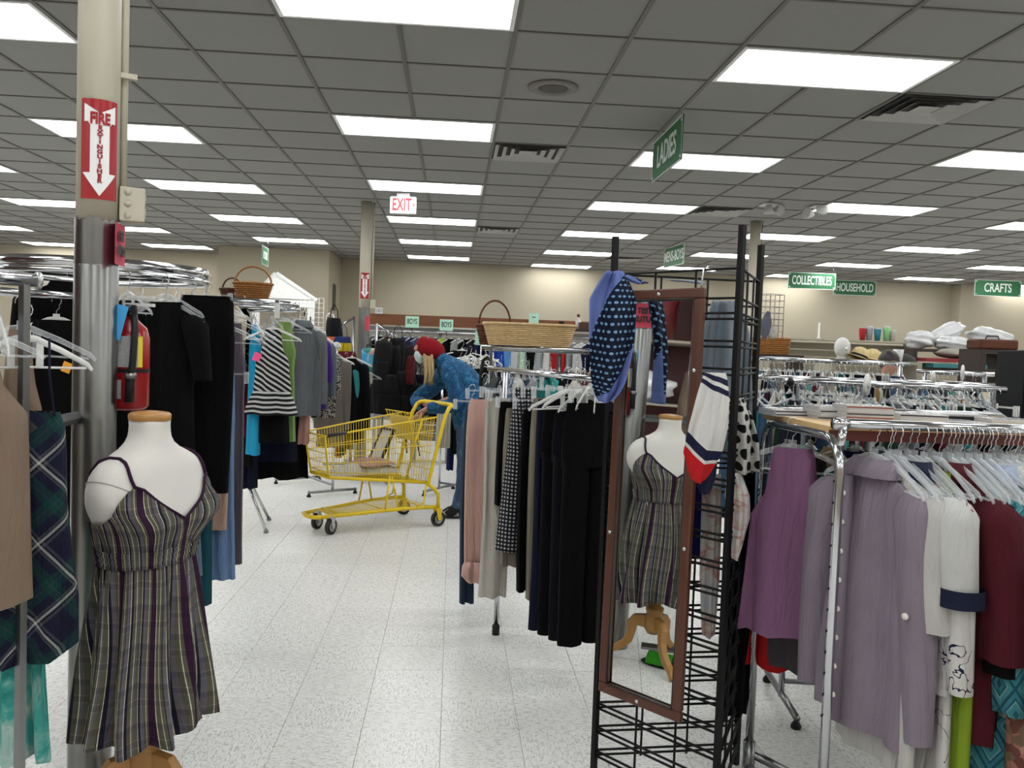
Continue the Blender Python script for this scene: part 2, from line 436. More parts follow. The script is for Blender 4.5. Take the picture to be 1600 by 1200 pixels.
# ================================================================ steel columns
def fire_sign(t, r, zt, zb, ang, half):
    sg = MB(); n = 10
    def curved(z0, z1, a0, a1, rr, z2=None, z3=None):
        m = MB()
        m.sheet(lambda u, v: (((rr)*cos(ang+a0+(a1-a0)*u), rr*sin(ang+a0+(a1-a0)*u), z0+(z1-z0)*v), (u, v)), n, 4); return m
    part('sign_sheet', curved(zb, zt, -half, half, r+.002), mat('sign_red', '#9c0c15', .3, var=.04), t)
    def strip(pts, rr):                       # polygon (s,z) wrapped on the column
        m = MB(); m.add([((rr)*cos(ang+s*half), rr*sin(ang+s*half), zb+(zt-zb)*q) for s, q in pts], [tuple(range(len(pts)))]); return m
    wm = mat('sign_white', (.8, .8, .8), .3, var=.03)
    a = MB()
    def band_(s0, s1, lo, hi):
        a.sheet(lambda u, v: (lambda s_: ((r+.0042)*cos(ang+s_*half), (r+.0042)*sin(ang+s_*half), zb+(zt-zb)*(lo(s_)+(hi(s_)-lo(s_))*v)))(s0+(s1-s0)*u) and (((r+.0042)*cos(ang+(s0+(s1-s0)*u)*half), (r+.0042)*sin(ang+(s0+(s1-s0)*u)*half), zb+(zt-zb)*(lo(s0+(s1-s0)*u)+(hi(s0+(s1-s0)*u)-lo(s0+(s1-s0)*u))*v)), (u, v)), 16, 1)
    band_(-.8, .8, lambda q: .74+.03*(abs(q) > .55), lambda q: .86+.09*abs(q)/.8); band_(-.48, .48, lambda q: .26, lambda q: .75); band_(-.85, .85, lambda q: .03+.23*abs(q)/.85, lambda q: .262)
    part('white_arrow', a, wm, t, False)
    H = zt-zb; rm = mat('sign_red', '', .3)
    def put(tx, sz, q, xs):
        lettering(tx, sz, rm, t, M.Translation((0, 0, zb+H*q)) @ M.Rotation(ang+pi/2, 4, 'Z') @ M.Translation((0, -r-.0065, 0)) @ FACE, xs, .0014*sz/.03, wrap=r+.0065)
    put('FIRE', H*.155, .80, .68)
    for k, ch in enumerate('EXTINGUISHER'): put(ch, H*.056, .715-.0485*k, 1.3)
def column(px, Z, label, r, zs, seam, sign, angpix, rnd=True):
    c = PZ(px, Z, 1.6); c.z = 0; t = thing('column', label, 'column', c)
    b = MB()
    pr = [(r, CE-.0), (r, zs+.02)]
    part('painted_pipe', MB().lathe([(r*.97, zs-.03), (r*.97, CE+.005)], 40), cream, t)
    m = MB(); n = 40                          # torn edge of the paint against the steel wrap
    vs = [(r*1.0*cos(2*pi*k/n), r*sin(2*pi*k/n), 0) for k in range(n)]+[(r*cos(2*pi*k/n), r*sin(2*pi*k/n), zs+.012*sin(k*1.7)*sin(k*.9)) for k in range(n)]
    m.add(vs, [(k, (k+1) % n, (k+1) % n+n, k+n) for k in range(n)])
    part('steel_wrap', m, steel, t)
    if seam: part('lower_wrap', MB().lathe([(r*1.02, 0), (r*1.02, seam), (r*1.0, seam+.004)], 40, caps=False), steel, t)
    part('base_ring', MB().lathe([(r*1.12, 0), (r*1.12, .02), (r*1.02, .03)], 32), darksteel, t)
    return t, c
def toward(c): return math.atan2(-c.y, -c.x)
pink_m = mat('pink_sign_paper', '#bd4157', .8, var=.03)
ink = mat('black_ink', (.012, .012, .012), .6)
r1 = .0635
col1, cc = column(150, 2.66, 'near steel-wrapped column with red fire extinguisher arrow sign', r1, ZY(150, 345, 2.66), ZY(150, 417, 2.66), True, 0)
fire_sign(col1, r1, ZY(150, 158, 2.6), ZY(150, 312, 2.6), toward(cc)+.07, .85)
# conduit and outlet box on the right of the column
a0 = toward(cc)+1.95; cv = V((cos(a0), sin(a0), 0))
bz = ZY(195, 345, 2.66); bt = ZY(195, 292, 2.66)
ct = thing('conduit', 'cream painted conduit with outlet box on the near column', 'conduit', (cc.x, cc.y, bz))
ctm = M.Rotation(toward(cc)+pi/2, 4, 'Z')
cx = cv*(r1+.014)
part('pipe', MB().tube([cx+V((0, 0, bt-bz)), cx+V((0, 0, CE-bz))], .012, 12), cream, ct)
ob = MB().box((r1-.002, -.03, 0), (r1+.072, .025, bt-bz), ctm); bx = bevel(part('outlet_box', ob, cream, ct, False), .004)
kn = MB(); rec = MB()
for q in range(3): kn.tube([ctm @ V((r1+.022, -.0302, .018+.036*q)), ctm @ V((r1+.022, -.0325, .018+.036*q))], .011, 14)
part('knockout', kn, cream, bx)
for q in range(2): rec.tube([ctm @ V((r1+.072, -.002, .03+.045*q)), ctm @ V((r1+.0755, -.002, .03+.045*q))], .016, 14)
part('outlet', rec, mat('outlet_ivory', '#b9b3a0', .4), bx)
stp = MB().box((r1*.75, -.012, 0), (r1+.045, .012, .016), M.Translation((0, 0, ZY(190, 123, 2.66)-bz)) @ ctm)
part('pipe_strap', stp, cream, ct, False)
# pink TEST OUTLET paper taped flat on the mirror side of the near column
z1_, z0_ = ZY(170, 350, 2.66), ZY(170, 414, 2.66); ap = .22
sg = thing('paper_sign', 'pink paper sign reading TEST OUTLET taped to the near column', 'sign', (cc.x, cc.y, z0_))
pm = M.Rotation(ap+pi/2, 4, 'Z') @ M.Translation((-.03, -r1-.004, 0))
part('paper', MB().sheet(lambda u, v: (pm @ V((-.085+.17*u, .004*sin(u*5)-.002, v*(z1_-z0_))), (u, v)), 8, 2), pink_m, sg)
for tx, q in (('TEST', .68), ('OUTLET', .33)):
    lettering(tx, .040, ink, sg, pm @ M.Translation((0, -.009, (z1_-z0_)*q)) @ FACE, .9, .002)
# far columns
zz = ZY(568, 481, 10.1); col2, c2 = column(568, 10.1, 'far steel-wrapped column behind the yellow cart', .068, zz, 0, True, 0)
fire_sign(col2, .068, ZY(568, 427, 10.1), ZY(568, 467, 10.1), toward(c2), .8)
t = thing('conduit', 'cream conduit and box on the far column behind the cart', 'conduit', (c2.x, c2.y, zz))
a0 = toward(c2)+1.6; cx = V((cos(a0), sin(a0), 0))*.085
part('pipe', MB().tube([cx+V((0, 0, .1)), cx+V((0, 0, CE-zz))], .012, 8), cream, t)
part('outlet_box', MB().box((.066, -.03, 0), (.13, .03, .1), M.Rotation(toward(c2)+pi/2, 4, 'Z')), cream, t, False)
t = thing('paper_sign', 'small pink paper sign on the far column', 'sign', (c2.x, c2.y, zz-.3))
ap = toward(c2)+.9
part('paper', MB().sheet(lambda u, v: ((.072*cos(ap-.7+1.4*u), .072*sin(ap-.7+1.4*u), .03+v*.17), (u, v)), 10, 1), pink_m, t)
c3 = PZ(1177, 10.45, 2.5); c3.z = 0
t = thing('column', 'plain cream column behind the black mirror stand', 'column', c3)
part('painted_pipe', MB().lathe([(.066, 0), (.066, CE)], 28), cream, t)
part('wire_drop', MB().tube([(.075, -.03, 1.5), (.075, -.03, CE)], .004, 6), mat('dark_cable', (.05, .05, .05)), t)

# ================================================================ exit sign, emergency lamps, hanging signs
ep = P(630, 321, 9.3); t = thing('exit_sign', 'white exit sign with red EXIT lettering on the ceiling', 'exit sign', (ep.x, ep.y, ep.z), CAMR-.04)
bevel(part('housing', MB().box((-.145, -.025, -.095), (.145, .025, .095)), white_pl, t, False), .012)
part('mount', MB().box((-.07, -.02, .095), (.07, .02, CE-ep.z)), white_pl, t, False)
rd = mat('exit_red', '#b01226', .5, var=.02)
lettering('EXIT', .185, rd, t, M.Translation((-.012, -.027, 0)) @ FACE, .56, .004)
lettering('>', .09, rd, t, M.Translation((.118, -.027, 0)) @ FACE, .6, .002, 'arrow')
for px, py, dx, lb in ((1200, 345, 1, 'left pair of grey emergency lamps on the ceiling near the cream column'), (1278, 348, -1, 'right pair of white emergency lamps on the ceiling past the column')):
    p = P(px, py, 9.2); t = thing('emergency_lamp', lb, 'emergency light', (p.x, p.y, CE-.001))
    part('mount_plate', MB().box((-.09, -.09, -.012), (.09, .09, 0)), white_pl, t, False)
    part('bracket', MB().tube([(0, 0, 0), (0, 0, -.07)], .025, 10), white_pl, t)
    for s_ in (-1, 1):
        h = MB().lathe([(.02, 0), (.03, .02), (.065, .085), (.068, .1), (.055, .095)], 16)
        part('lamp_head', h, white_pl if dx < 0 else mat('grey_plastic', (.45, .45, .44), .4), t, mtx=M.Translation((s_*.055, -.0, -.085+.01*s_)) @ M.Rotation(R(70*dx*1+s_*14), 4, 'Y') @ M.Rotation(R(35+20*s_), 4, 'X'))
sw = mat('sign_letter_white', (.78, .84, .8), .6, var=.02)
def hang_sign(txt, label, c, rz, w_, h_, ts, xs=.8, double=False):
    t = thing('hanging_sign', label, 'sign', c, rz)
    part('board', MB().box((-w_/2, -.004, 0), (w_/2, .004, h_)), green_sign, t, False)
    e = MB()
    for a, b in (((-w_/2, -.005, 0), (w_/2, .005, .008)), ((-w_/2, -.005, h_-.008), (w_/2, .005, h_)), ((-w_/2, -.005, 0), (-w_/2+.008, .005, h_)), ((w_/2-.008, -.005, 0), (w_/2, .005, h_))): e.box(a, b)
    part('border', e, sw, t, False)
    ro = MB(); wi = MB()
    for s_ in (-1, 1):
        for q in (0, 1): ro.tube([(s_*(w_/2-.03), -.007, .03+q*(h_-.06)), (s_*(w_/2-.03), .007, .03+q*(h_-.06))], .011, 10)
        wi.tube([(s_*(w_/2-.05), 0, h_), (s_*(w_/2-.05), 0, CE-c[2])], .002, 5)
    part('corner_rivet', ro, sw, t); part('hanger_wire', wi, wire, t)
    lettering(txt, ts, sw, t, M.Translation((0, -.0055, h_/2)) @ FACE, xs, .004)
    if double: lettering(txt, ts, sw, t, M.Rotation(pi, 4, 'Z') @ M.Translation((0, -.0055, h_/2)) @ FACE, xs, .004)
lx = GX+4*T
hang_sign('LADIES', 'green LADIES sign hanging edge-on over the mirror stand', (lx+.02, 6.17, CE-.325), -pi/2, .86, .305, .23, .78, True)
p = P(1053, 400, 12.8); hang_sign('MENS-BOYS', 'green MENS-BOYS sign hanging far off above the blue scarf', (p.x, p.y, p.z-.15), -pi/2+.12, .8, .3, .22, .66, True)
p = P(414, 400, 13.9); hang_sign('BOOKS', 'green sign hanging far left above the wicker basket', (p.x, p.y, p.z-.15), pi/2+.05, .62, .3, .17, .7, True)
for tx, px, py, Z, w_, lb in (('COLLECTIBLES', 1268.5, 439, 15.2, .86, 'green COLLECTIBLES sign hanging to the left of HOUSEHOLD'), ('HOUSEHOLD', 1335.5, 450, 16.6, .84, 'green HOUSEHOLD sign hanging beside COLLECTIBLES'), ('CRAFTS', 1559, 450.5, 15.4, .86, 'green CRAFTS sign hanging at the far right')):
    p = P(px, py, Z); hang_sign(tx, lb, (p.x, p.y, p.z-.145), CAMR*.6, w_, .29, .22, {'COLLECTIBLES': .5, 'HOUSEHOLD': .56, 'CRAFTS': .66}[tx])
# ================================================================ hangers, garments, racks: the kit
def hook_mb(s=1.0, h=.09):
    pts = [(0, 0, 0), (0, 0, h*.35), (.012*s, 0, h*.5)]
    for k in range(9):
        a = -1.0+k*(pi+1.2)/8; pts.append((.019*s*cos(a), 0, h*.8+.019*s*sin(a)))
    return MB().tube(pts, .0016, 6)
def hanger_body(w_=.2):
    m = MB()
    m.tube([(-w_, 0, -.085), (-w_*.93, 0, -.07), (-w_*.5, 0, -.03), (-.03, 0, -.003), (0, 0, 0), (.03, 0, -.003), (w_*.5, 0, -.03), (w_*.93, 0, -.07), (w_, 0, -.085)], [.005, .007, .008, .009, .010, .009, .008, .007, .005], 8, flat=.45)
    m.tube([(-w_*.9, 0, -.08), (0, 0, -.075), (w_*.9, 0, -.08)], .0035, 6)
    m.box((-.012, -.004, -.01), (.012, .004, .02))
    m.box((-.05, -.002, -.075), (-.03, .002, -.012)); m.box((.03, -.002, -.075), (.05, .002, -.012))
    return m
def clip_body(w_=.11):
    m = MB(); m.box((-w_, -.003, -.006), (w_, .003, .003)); m.box((-.008, -.004, -.012), (.008, .004, .015))
    for s_ in (-1, 1):
        m.box((s_*w_*.9-.009, -.008, -.045), (s_*w_*.9+.009, -.003, .01)); m.box((s_*w_*.9-.009, .003, -.045), (s_*w_*.9+.009, .008, .01))
    return m
HOOK = hook_mb().mesh('hook'); HB = {'clear': hanger_body().mesh('hanger_bar', False), 'white': hanger_body().mesh('hanger_bar', False), 'clip': clip_body().mesh('hanger_bar', False), 'frost': hanger_body(.19).mesh('hanger_bar', False), 'black': hanger_body().mesh('hanger_bar', False)}
HB['clear'].materials.append(clear); HB['white'].materials.append(white_pl); HB['clip'].materials.append(clear); HB['frost'].materials.append(frost); HB['black'].materials.append(black_pl)
HN = {'clear': 'clear plastic hanger', 'white': 'white plastic hanger', 'clip': 'white clip hanger', 'frost': 'frosted plastic hanger', 'black': 'black plastic hanger'}
def hanger(p, rz, kind, label, group):
    t = thing('hanger', label, 'hanger', p, rz, group)
    link('hook', HOOK, wire, t); link('hanger_bar', HB[kind], None, t); return t
# one-mesh hangers for far rails (too small there to show parts)
def far_hanger(kind):
    a = hook_mb(1.1); nf = len(a.f); b = hanger_body(.19) if kind != 'clip' else clip_body(); a.add(b.v, b.f)
    me = a.mesh('far_hanger', False); me.materials.append(wire); me.materials.append({'frost': frost, 'white': white_pl, 'clip': white_pl}[kind])
    for i, p in enumerate(me.polygons): p.material_index = 0 if i < nf else 1
    return me
FH = {k: far_hanger(k) for k in ('frost', 'white', 'clip')}

PROF = {'top': [(0, .36), (.02, .42), (.055, .8), (.085, .97), (.12, 1), (.3, .98), (1, 1.04)],
        'tank': [(0, .44), (.03, .5), (.1, .55), (.15, .62), (.22, .92), (.3, .95), (1, 1.08)],
        'dress': [(0, .46), (.03, .52), (.1, .56), (.15, .66), (.21, .84), (.36, .76), (1, 1.15)],
        'skirt': [(0, .74), (.04, .76), (.2, .92), (1, 1.1)], 'flare': [(0, .5), (.05, .52), (.2, .72), (1, 1.12)],
        'panel': [(0, .86), (.03, .95), (.2, 1.0), (1, .97)]}
def prof(kind, L):
    pr = PROF[kind]; out = []
    pts = [(d if d < .5 else L, f) for d, f in pr]; pts = [q for q in pts if q[0] < L-.01]+[(L, pr[-1][1])]
    ds = sorted(set([round(q[0], 4) for q in pts]+[round(L*k/13, 4) for k in range(14)]))
    for d in ds:
        for (a, fa_), (b, fb) in zip(pts, pts[1:]):
            if a-1e-6 <= d <= b+1e-6: out.append((d, fa_+(fb-fa_)*(d-a)/max(1e-6, b-a))); break
    return out
def body_mb(kind, hw, L, th=.035, fo=.012, k1=5, ph=None, d0=0., hem=0.):
    ph = random.uniform(0, 6) if ph is None else ph
    rows = []
    for d, f in prof(kind, L):
        gth = .45+.55*min(1, d/.15)
        rows.append((-d, .006*sin(4*d+ph), 0, hw*f, th*gth, 1.5*fo*min(1, .15+d/.35)))
    return MB().loft(rows, 28, k1, ph)
def sleeve_mb(s_, hw, sl, ra=.085, rb=.06, out=.03, fo=.006, z0=-.085):
    rows = []; ph = random.uniform(0, 6)
    rows.append((z0+.035, s_*hw*.80, 0, .02, .02, 0)); rows.append((z0+.02, s_*hw*.86, 0, .05, .028, 0))
    for k in range(9):
        q = k/8; r_ = ra+(rb-ra)*q
        rows.append((z0-.01-sl*q, s_*(hw*.92+out*q)+s_*.012*sin(2.2*q), -.006*sin(3*q), r_*.72, r_*.62, fo*q))
    return MB().loft(rows, 16, 3, ph)
def garment(kind, p, rz, hw, L, m, name, label, cat, group=None, sl=0, hk='clear', hang=True, th=.035, fo=.012, k1=5, collar=None, buttons=0, cuff=None, extra=None, hlab=None, hgrp=None, sm=None, bm_=None, ra=.085, rb=.06, out=.03, ph=None, hz=.005):
    t = thing(name, label, cat, p, rz, group)
    if kind == 'trousers':
        wb = MB().loft([(0, 0, 0, hw*.96, th*.5, .001), (-.02, 0, 0, hw*.98, th*.5, .002), (-.04, 0, 0, hw, th*.55, .003)], 24, k1, 0)
        part('waistband', wb, bm_ or m, t)
        hp = MB().loft([(-.038, 0, 0, hw, th*.55, .003), (-.12, 0, 0, hw*1.04, th*.75, .006), (-.2, 0, 0, hw*1.06, th*.9, .008), (-.27, 0, 0, hw*1.05, th, .008)], 24, k1, 0)
        part('seat', hp, m, t)
        for s_ in (-1, 1):
            rows = [(-.24-(L-.24)*q/10, s_*hw*(.53-.02*q/10), .006*s_, hw*(.52-.04*q/10), th*.8, fo*.5*min(1, q/4)) for q in range(11)]
            part('leg', MB().loft(rows, 18, 3, random.uniform(0, 6)), m, t)
    else:
        part('body', body_mb(kind, hw, L, th, fo, k1, ph), m, t)
        if sl:
            for s_ in (-1, 1):
                so = part('sleeve', sleeve_mb(s_, hw, sl, ra*.88, rb*.9, out), sm or m, t)
                if cuff: part('cuff', MB().loft([(-.085-sl+.035, s_*(hw*.92+out)+s_*.010, 0, rb*.76, rb*.66, 0), (-.085-sl-.012, s_*(hw*.92+out)+s_*.010, 0, rb*.77, rb*.67, 0)], 16, 3), cuff, so)
        if collar:
            rows = [(-.012, 0, 0, hw*.40, .030, 0), (.018, 0, .003, hw*.36, .032, 0), (.026, 0, .004, hw*.37, .037, 0), (-.005, 0, -.004, hw*.50, .046, 0), (-.025, 0, -.006, hw*.54, .05, 0)]
            part('collar', MB().loft(rows, 22, 3, 0), collar, t)
        if buttons:
            bt = mat('white_button', (.75, .73, .68), .3); z = -.06; 
            yp = -th-2.0*fo-.004
            pk = MB().box((-.045, yp, -L+.01), (-.015, yp+.02, -.03)); part('placket', pk, m, t)
            for k in range(buttons): part('button', MB().tube([(-.03, yp, -.08-(L-.16)*k/max(1, buttons-1)), (-.03, yp-.004, -.08-(L-.16)*k/max(1, buttons-1))], .0075, 12), bt, t)
    if extra: extra(t)
    if hang:
        hanger(p+V((0, 0, hz)), rz, hk, hlab or ' '.join((HN[hk]+' holding the '+label).split()[:15]).rstrip(','), hgrp or 'hangers holding garments')
    return t
def hg(kind, px, Z, yt, yb, wd, m, name, label, cat, ang=0, **k):
    """garment with its top at pixel (px,yt), hem at yb, true width wd, turned by ang from facing the camera"""
    p = P(px, yt, Z); L = p.z-ZY(px, yb, Z)
    return garment(kind, p, CAMR+ang, wd/2, L, m, name, label, cat, **k)
def tagcard(t, p, col, name='price_tag', s=.03):
    c = mat('tag_'+col, {'orange': '#f0a52a', 'pink': '#f0508c', 'yellow': '#f2c63c', 'white': '#e8e8e8', 'blue': '#3f9fd8', 'rose': '#e88a8f', 'green': '#8fd6a8'}[col], .7, var=.04)
    o = part(name, MB().box((-s*.5, -.0008, -s*1.2), (s*.5, .0008, 0)), c, t, False, mtx=M.Translation(p) @ M.Rotation(R(20), 4, 'Y')); return o

# ---- rack builders
def leg_foot(m, x, y): m.lathe([(.02, 0), (.022, .012), (.01, .03), (.006, .06)], 12, (x, y, 0))
def round_rack(label, c, zr, r, nleg=4, rot=.3):
    t = thing('round_rack', label, 'clothes rack', (c.x, c.y, 0))
    n = 64
    bd = MB(); vs = []; 
    for k in range(n):
        a = 2*pi*k/n
        for rr, z in ((r-.004, zr-.02), (r+.004, zr-.02), (r+.004, zr+.022), (r-.004, zr+.022)): vs.append((rr*cos(a), rr*sin(a), z))
    fs = []
    for k in range(n):
        l = (k+1) % n
        for q in range(4): fs.append((k*4+q, l*4+q, l*4+(q+1) % 4, k*4+(q+1) % 4))
    part('band', MB().add(vs, fs), chrome, t)
    part('hang_ring', MB().tube([(r*cos(2*pi*k/n), r*sin(2*pi*k/n), zr-.035) for k in range(n)], .012, 8, True), chrome, t)
    part('post', MB().tube([(0, 0, .12), (0, 0, zr-.05)], .016, 12), darksteel, t)
    for k in range(nleg):
        a = 2*pi*k/nleg+rot
        part('spoke', MB().tube([(0, 0, zr-.06), (r*.6*cos(a), r*.6*sin(a), zr-.05), (r*cos(a), r*sin(a), zr-.035)], .008, 8), chrome, t)
        lg = MB().tube([(.02*cos(a), .02*sin(a), .5), (r*.75*cos(a), r*.75*sin(a), .02)], .013, 10); part('leg', lg, chrome, t)
        part('foot', MB().lathe([(.018, 0), (.02, .012), (.01, .03)], 12, (r*.76*cos(a), r*.76*sin(a), 0)), darksteel, t)
    return t
def straight_rack(label, a, b, z, zb=.09, r=.014, foot=.55, name='garment_rack', ends=(1, 1), over=.03, base=True):
    """rail from a to b (world xy); end uprights on floor bases"""
    a = V((a.x, a.y, 0)); b = V((b.x, b.y, 0)); d = (b-a); L = d.length; rz = math.atan2(d.y, d.x)
    t = thing(name, label, 'clothes rack', a, rz)
    part('rail', MB().tube([(-over, 0, z), (L+over, 0, z)], r, 14), chrome, t)
    for e, x in zip(ends, (0.02, L-.02)):
        if not e: continue
        part('upright', MB().tube([(x, 0, .03), (x, 0, z)], r*.95, 12), chrome, t)
        if not base:
            part('foot', MB().lathe([(.02, 0), (.02, .05), (.015, .055)], 14, (x, 0, 0)), black_pl, t); continue
        bs = part('base_bar', MB().tube([(x, -foot/2, .045), (x, foot/2, .045)], r, 10), darksteel, t)
        for s_ in (-1, 1):
            fm = MB(); leg_foot(fm, x, s_*foot/2*.96); part('foot', fm, black_pl, bs)
    if base: part('stretcher', MB().tube([(0.02, 0, .1), (L-.02, 0, .1)], r*.8, 10), darksteel, t)
    return t, a, d.normalized(), L
# ================================================================ left side
BLK = fab((.003, .003, .0035), 'black_cloth'); NVY = fab((.008, .010, .028), 'navy_cloth')
CHR = fab((.012, .012, .013), 'charcoal_cloth')
r1c = PZ(160, 3.75, 1.77); round_rack('chrome round clothes rack behind the near column', r1c, ZY(160, 422, 3.75), .44, 4, .5)
r2c = PZ(378, 6.6, 1.74); round_rack('chrome round clothes rack with wicker basket, beside the yellow cart', r2c, ZY(378, 474, 6.6), .43, 4, .95)
G1 = 'garments on the near round rack'; G2 = 'garments on the second round rack'
hg('dress', 258, 3.5, 472, 880, .34, BLK, 'dress', 'black dress beside the fire extinguisher on the near round rack', 'dress', -.35, group=G1, sl=.22)
def pants_top(t): tagcard(t, V((.05, -.04, -.01)), 'white', 'clip')
hg('panel', 322, 3.62, 462, 772, .235, BLK, 'trousers', 'black trousers clipped to the near round rack, largest and rightmost', 'trousers', .15, group=G1, hk='clip', fo=.004)
hg('dress', 287, 3.68, 560, 905, .16, fab('#6f7e93'), 'dress', 'grey-blue dress peeking between black clothes above the mannequin', 'dress', .2, group=G1, fo=.008)
hg('panel', 314, 3.8, 520, 950, .135, fab('#0f4a55'), 'trousers', 'dark teal trousers below the black trousers', 'trousers', .1, group=G1, hk='clip', fo=.006)
hg('panel', 345, 3.86, 510, 830, .105, fab('#c4a391'), 'slip', 'pale tan slip hanging below the black trousers', 'slip', .1, group=G1, fo=.004)
hg('skirt', 351, 3.92, 585, 908, .118, fab('#7391bb'), 'skirt', 'light blue skirt showing under the tan slip', 'skirt', .1, group=G1, hk='clip', fo=.008, k1=7)
hg('dress', 368, 4.05, 505, 916, .115, fab('#5d5560'), 'dress', 'long grey-purple dress at the right end of the near round rack', 'dress', .1, group=G1, fo=.006)
lace = patt('cream_lace', lambda n: n.mix(n.n('ShaderNodeTexVoronoi', {'Vector': n.uvv(), 'Scale': 14}, feature='DISTANCE_TO_EDGE').outputs[0], lin('#b9a184'), lin('#e6d3b6')))
hg('top', 366, 6.2, 478, 662, .26, lace, 'cardigan', 'cream lace cardigan between the black trousers and the blue top', 'cardigan', -.9, group=G2, sl=.5, out=.0)
hg('dress', 88, 3.45, 500, 900, .38, BLK, 'dress', 'black dress with orange tag on a white hanger behind the chrome post', 'dress', .1, group=G1, hk='white', extra=lambda t: tagcard(t, V((.07, -.05, -.17)), 'orange', s=.035))
hg('top', 105, 3.95, 440, 760, .36, BLK, 'jacket', 'black jacket at the back of the near round rack left of the column', 'jacket', .5, group=G1, sl=.5)
hg('dress', 215, 3.95, 470, 860, .36, CHR, 'dress', 'charcoal dress deep inside the near round rack', 'dress', .4, group=G1)
hg('dress', 165, 4.1, 475, 880, .36, BLK, 'dress', 'long black dress on the far side of the near round rack', 'dress', .8, group=G1)
for k, a in enumerate((-.9, -.55, -.2, .1, .35, .6, .9, 1.2, 1.6)):   # empty clear hangers crowding the ring
    q = V((r1c.x+.44*cos(a-YAW), r1c.y+.44*sin(a-YAW), ZY(160, 422, 3.75)-.115))
    hanger(q, a-YAW+.2, 'clear', 'clear plastic hanger crowded on the near round rack', 'clear hangers on the near round rack')
# --- second round rack
def pep(t):
    part('peplum', MB().loft([(-.44, 0, 0, .125, .05, .004), (-.48, 0, 0, .15, .06, .012), (-.55, 0, 0, .175, .07, .02), (-.61, 0, 0, .19, .075, .024)], 28, 6), STRH, t)
STR = patt('black_white_diagonal', lambda n: stripes(n, R(58), .034, [(0, (.008, .008, .01)), (.55, (.62, .62, .6))]))
STRH = patt('black_white_level', lambda n: stripes(n, R(90), .034, [(0, (.008, .008, .01)), (.55, (.62, .62, .6))]))
hg('dress', 381, 6.3, 482, 728, .30, BLK, 'dress', 'black dress left of the bright blue top', 'dress', -.9, group=G2)
hg('panel', 384, 6.22, 572, 692, .1, fab('#8e1436'), 'skirt', 'crimson satin skirt hanging left of the bright blue top', 'skirt', -.2, group=G2, hk='clip')
hg('dress', 399, 6.1, 508, 728, .16, fab('#1fa3cf'), 'dress', 'bright turquoise blue dress seen edge-on', 'dress', -.95, group=G2, fo=.005)
hg('dress', 406, 6.18, 530, 700, .12, fab('#7a1d52'), 'dress', 'magenta lace dress behind the striped top', 'dress', -.5, group=G2)
hg('tank', 427, 6.05, 515, 612, .25, STR, 'top', 'black and white diagonal striped peplum top with pink tag', 'top', .1, group=G2, extra=lambda t: (pep(t), tagcard(t, V((-.09, -.05, -.17)), 'pink', s=.05)), fo=.006, hk='white')
hg('skirt', 428, 6.12, 600, 692, .22, BLK, 'skirt', 'short black skirt below the striped peplum top', 'skirt', .1, group=G2, hang=False)
hg('dress', 444, 6.25, 503, 706, .20, fab('#83a35c'), 'dress', 'light green sleeveless dress with dark leaf print', 'dress', .2, group=G2, fo=.008, extra=lambda t: tagcard(t, V((-.05, -.04, -.05)), 'orange', s=.05))
hg('top', 474, 6.45, 506, 662, .30, fab('#63666a'), 'blazer', 'grey blazer with cuff buttons right of the green dress', 'blazer', .75, group=G2, sl=.52, collar=fab('#63666a'), out=.02, rb=.07, ra=.095)
hg('top', 489, 6.7, 520, 640, .26, fab('#3d1d78'), 'blouse', 'purple blouse behind the grey blazer', 'blouse', .95, group=G2, sl=.3)
hg('top', 498, 6.85, 524, 650, .26, fab('#59606c'), 'jacket', 'slate grey jacket right of the purple blouse', 'jacket', 1.0, group=G2, sl=.4)
leop = patt('spotted_print', lambda n: n.ramp(n.noise(n.uvv(), 45, 2, .6), [(0, (.02, .02, .02)), (.5, (.5, .48, .44)), (.58, (.03, .03, .03))]))
hg('top', 507, 7.0, 545, 662, .2, leop, 'blouse', 'black and white spotted blouse at the right of the second round rack', 'blouse', .9, group=G2, sl=.3)
hg('panel', 476, 6.6, 640, 694, .085, fab('#c59288'), 'scarf', 'dusty pink scarf under the grey blazer', 'scarf', .1, group=G2, hang=False)
hg('skirt', 432, 6.5, 560, 722, .33, NVY, 'skirt', 'navy skirt hanging below the green dress', 'skirt', .1, group=G2, hk='clip')
hg('skirt', 442, 6.75, 560, 765, .40, BLK, 'skirt', 'long ragged black skirt at the back of the second round rack', 'skirt', .2, group=G2, hk='clip', fo=.03)
hg('panel', 394, 6.35, 600, 778, .11, NVY, 'trousers', 'dark navy trousers below the turquoise dress', 'trousers', .0, group=G2, hk='clip')
for k in range(8):
    a = .9-k*.28; q = V((r2c.x+.43*cos(a-YAW), r2c.y+.43*sin(a-YAW), ZY(378, 474, 6.6)-.11))
    hanger(q, a-YAW, 'clear', 'clear plastic hanger on the right side of the second round rack', 'clear hangers on the second round rack')
# size marker clipped on the ring
p = P(433, 478, 6.15); t = thing('size_marker', 'white size divider marked M on the second round rack', 'size marker', p, CAMR)
bevel(part('card', MB().box((-.02, -.004, -.09), (.02, .004, .05)), white_pl, t, False), .006)
lettering('M', .03, ink, t, M.Translation((0, -.0055, .03)) @ FACE, 1, .001)
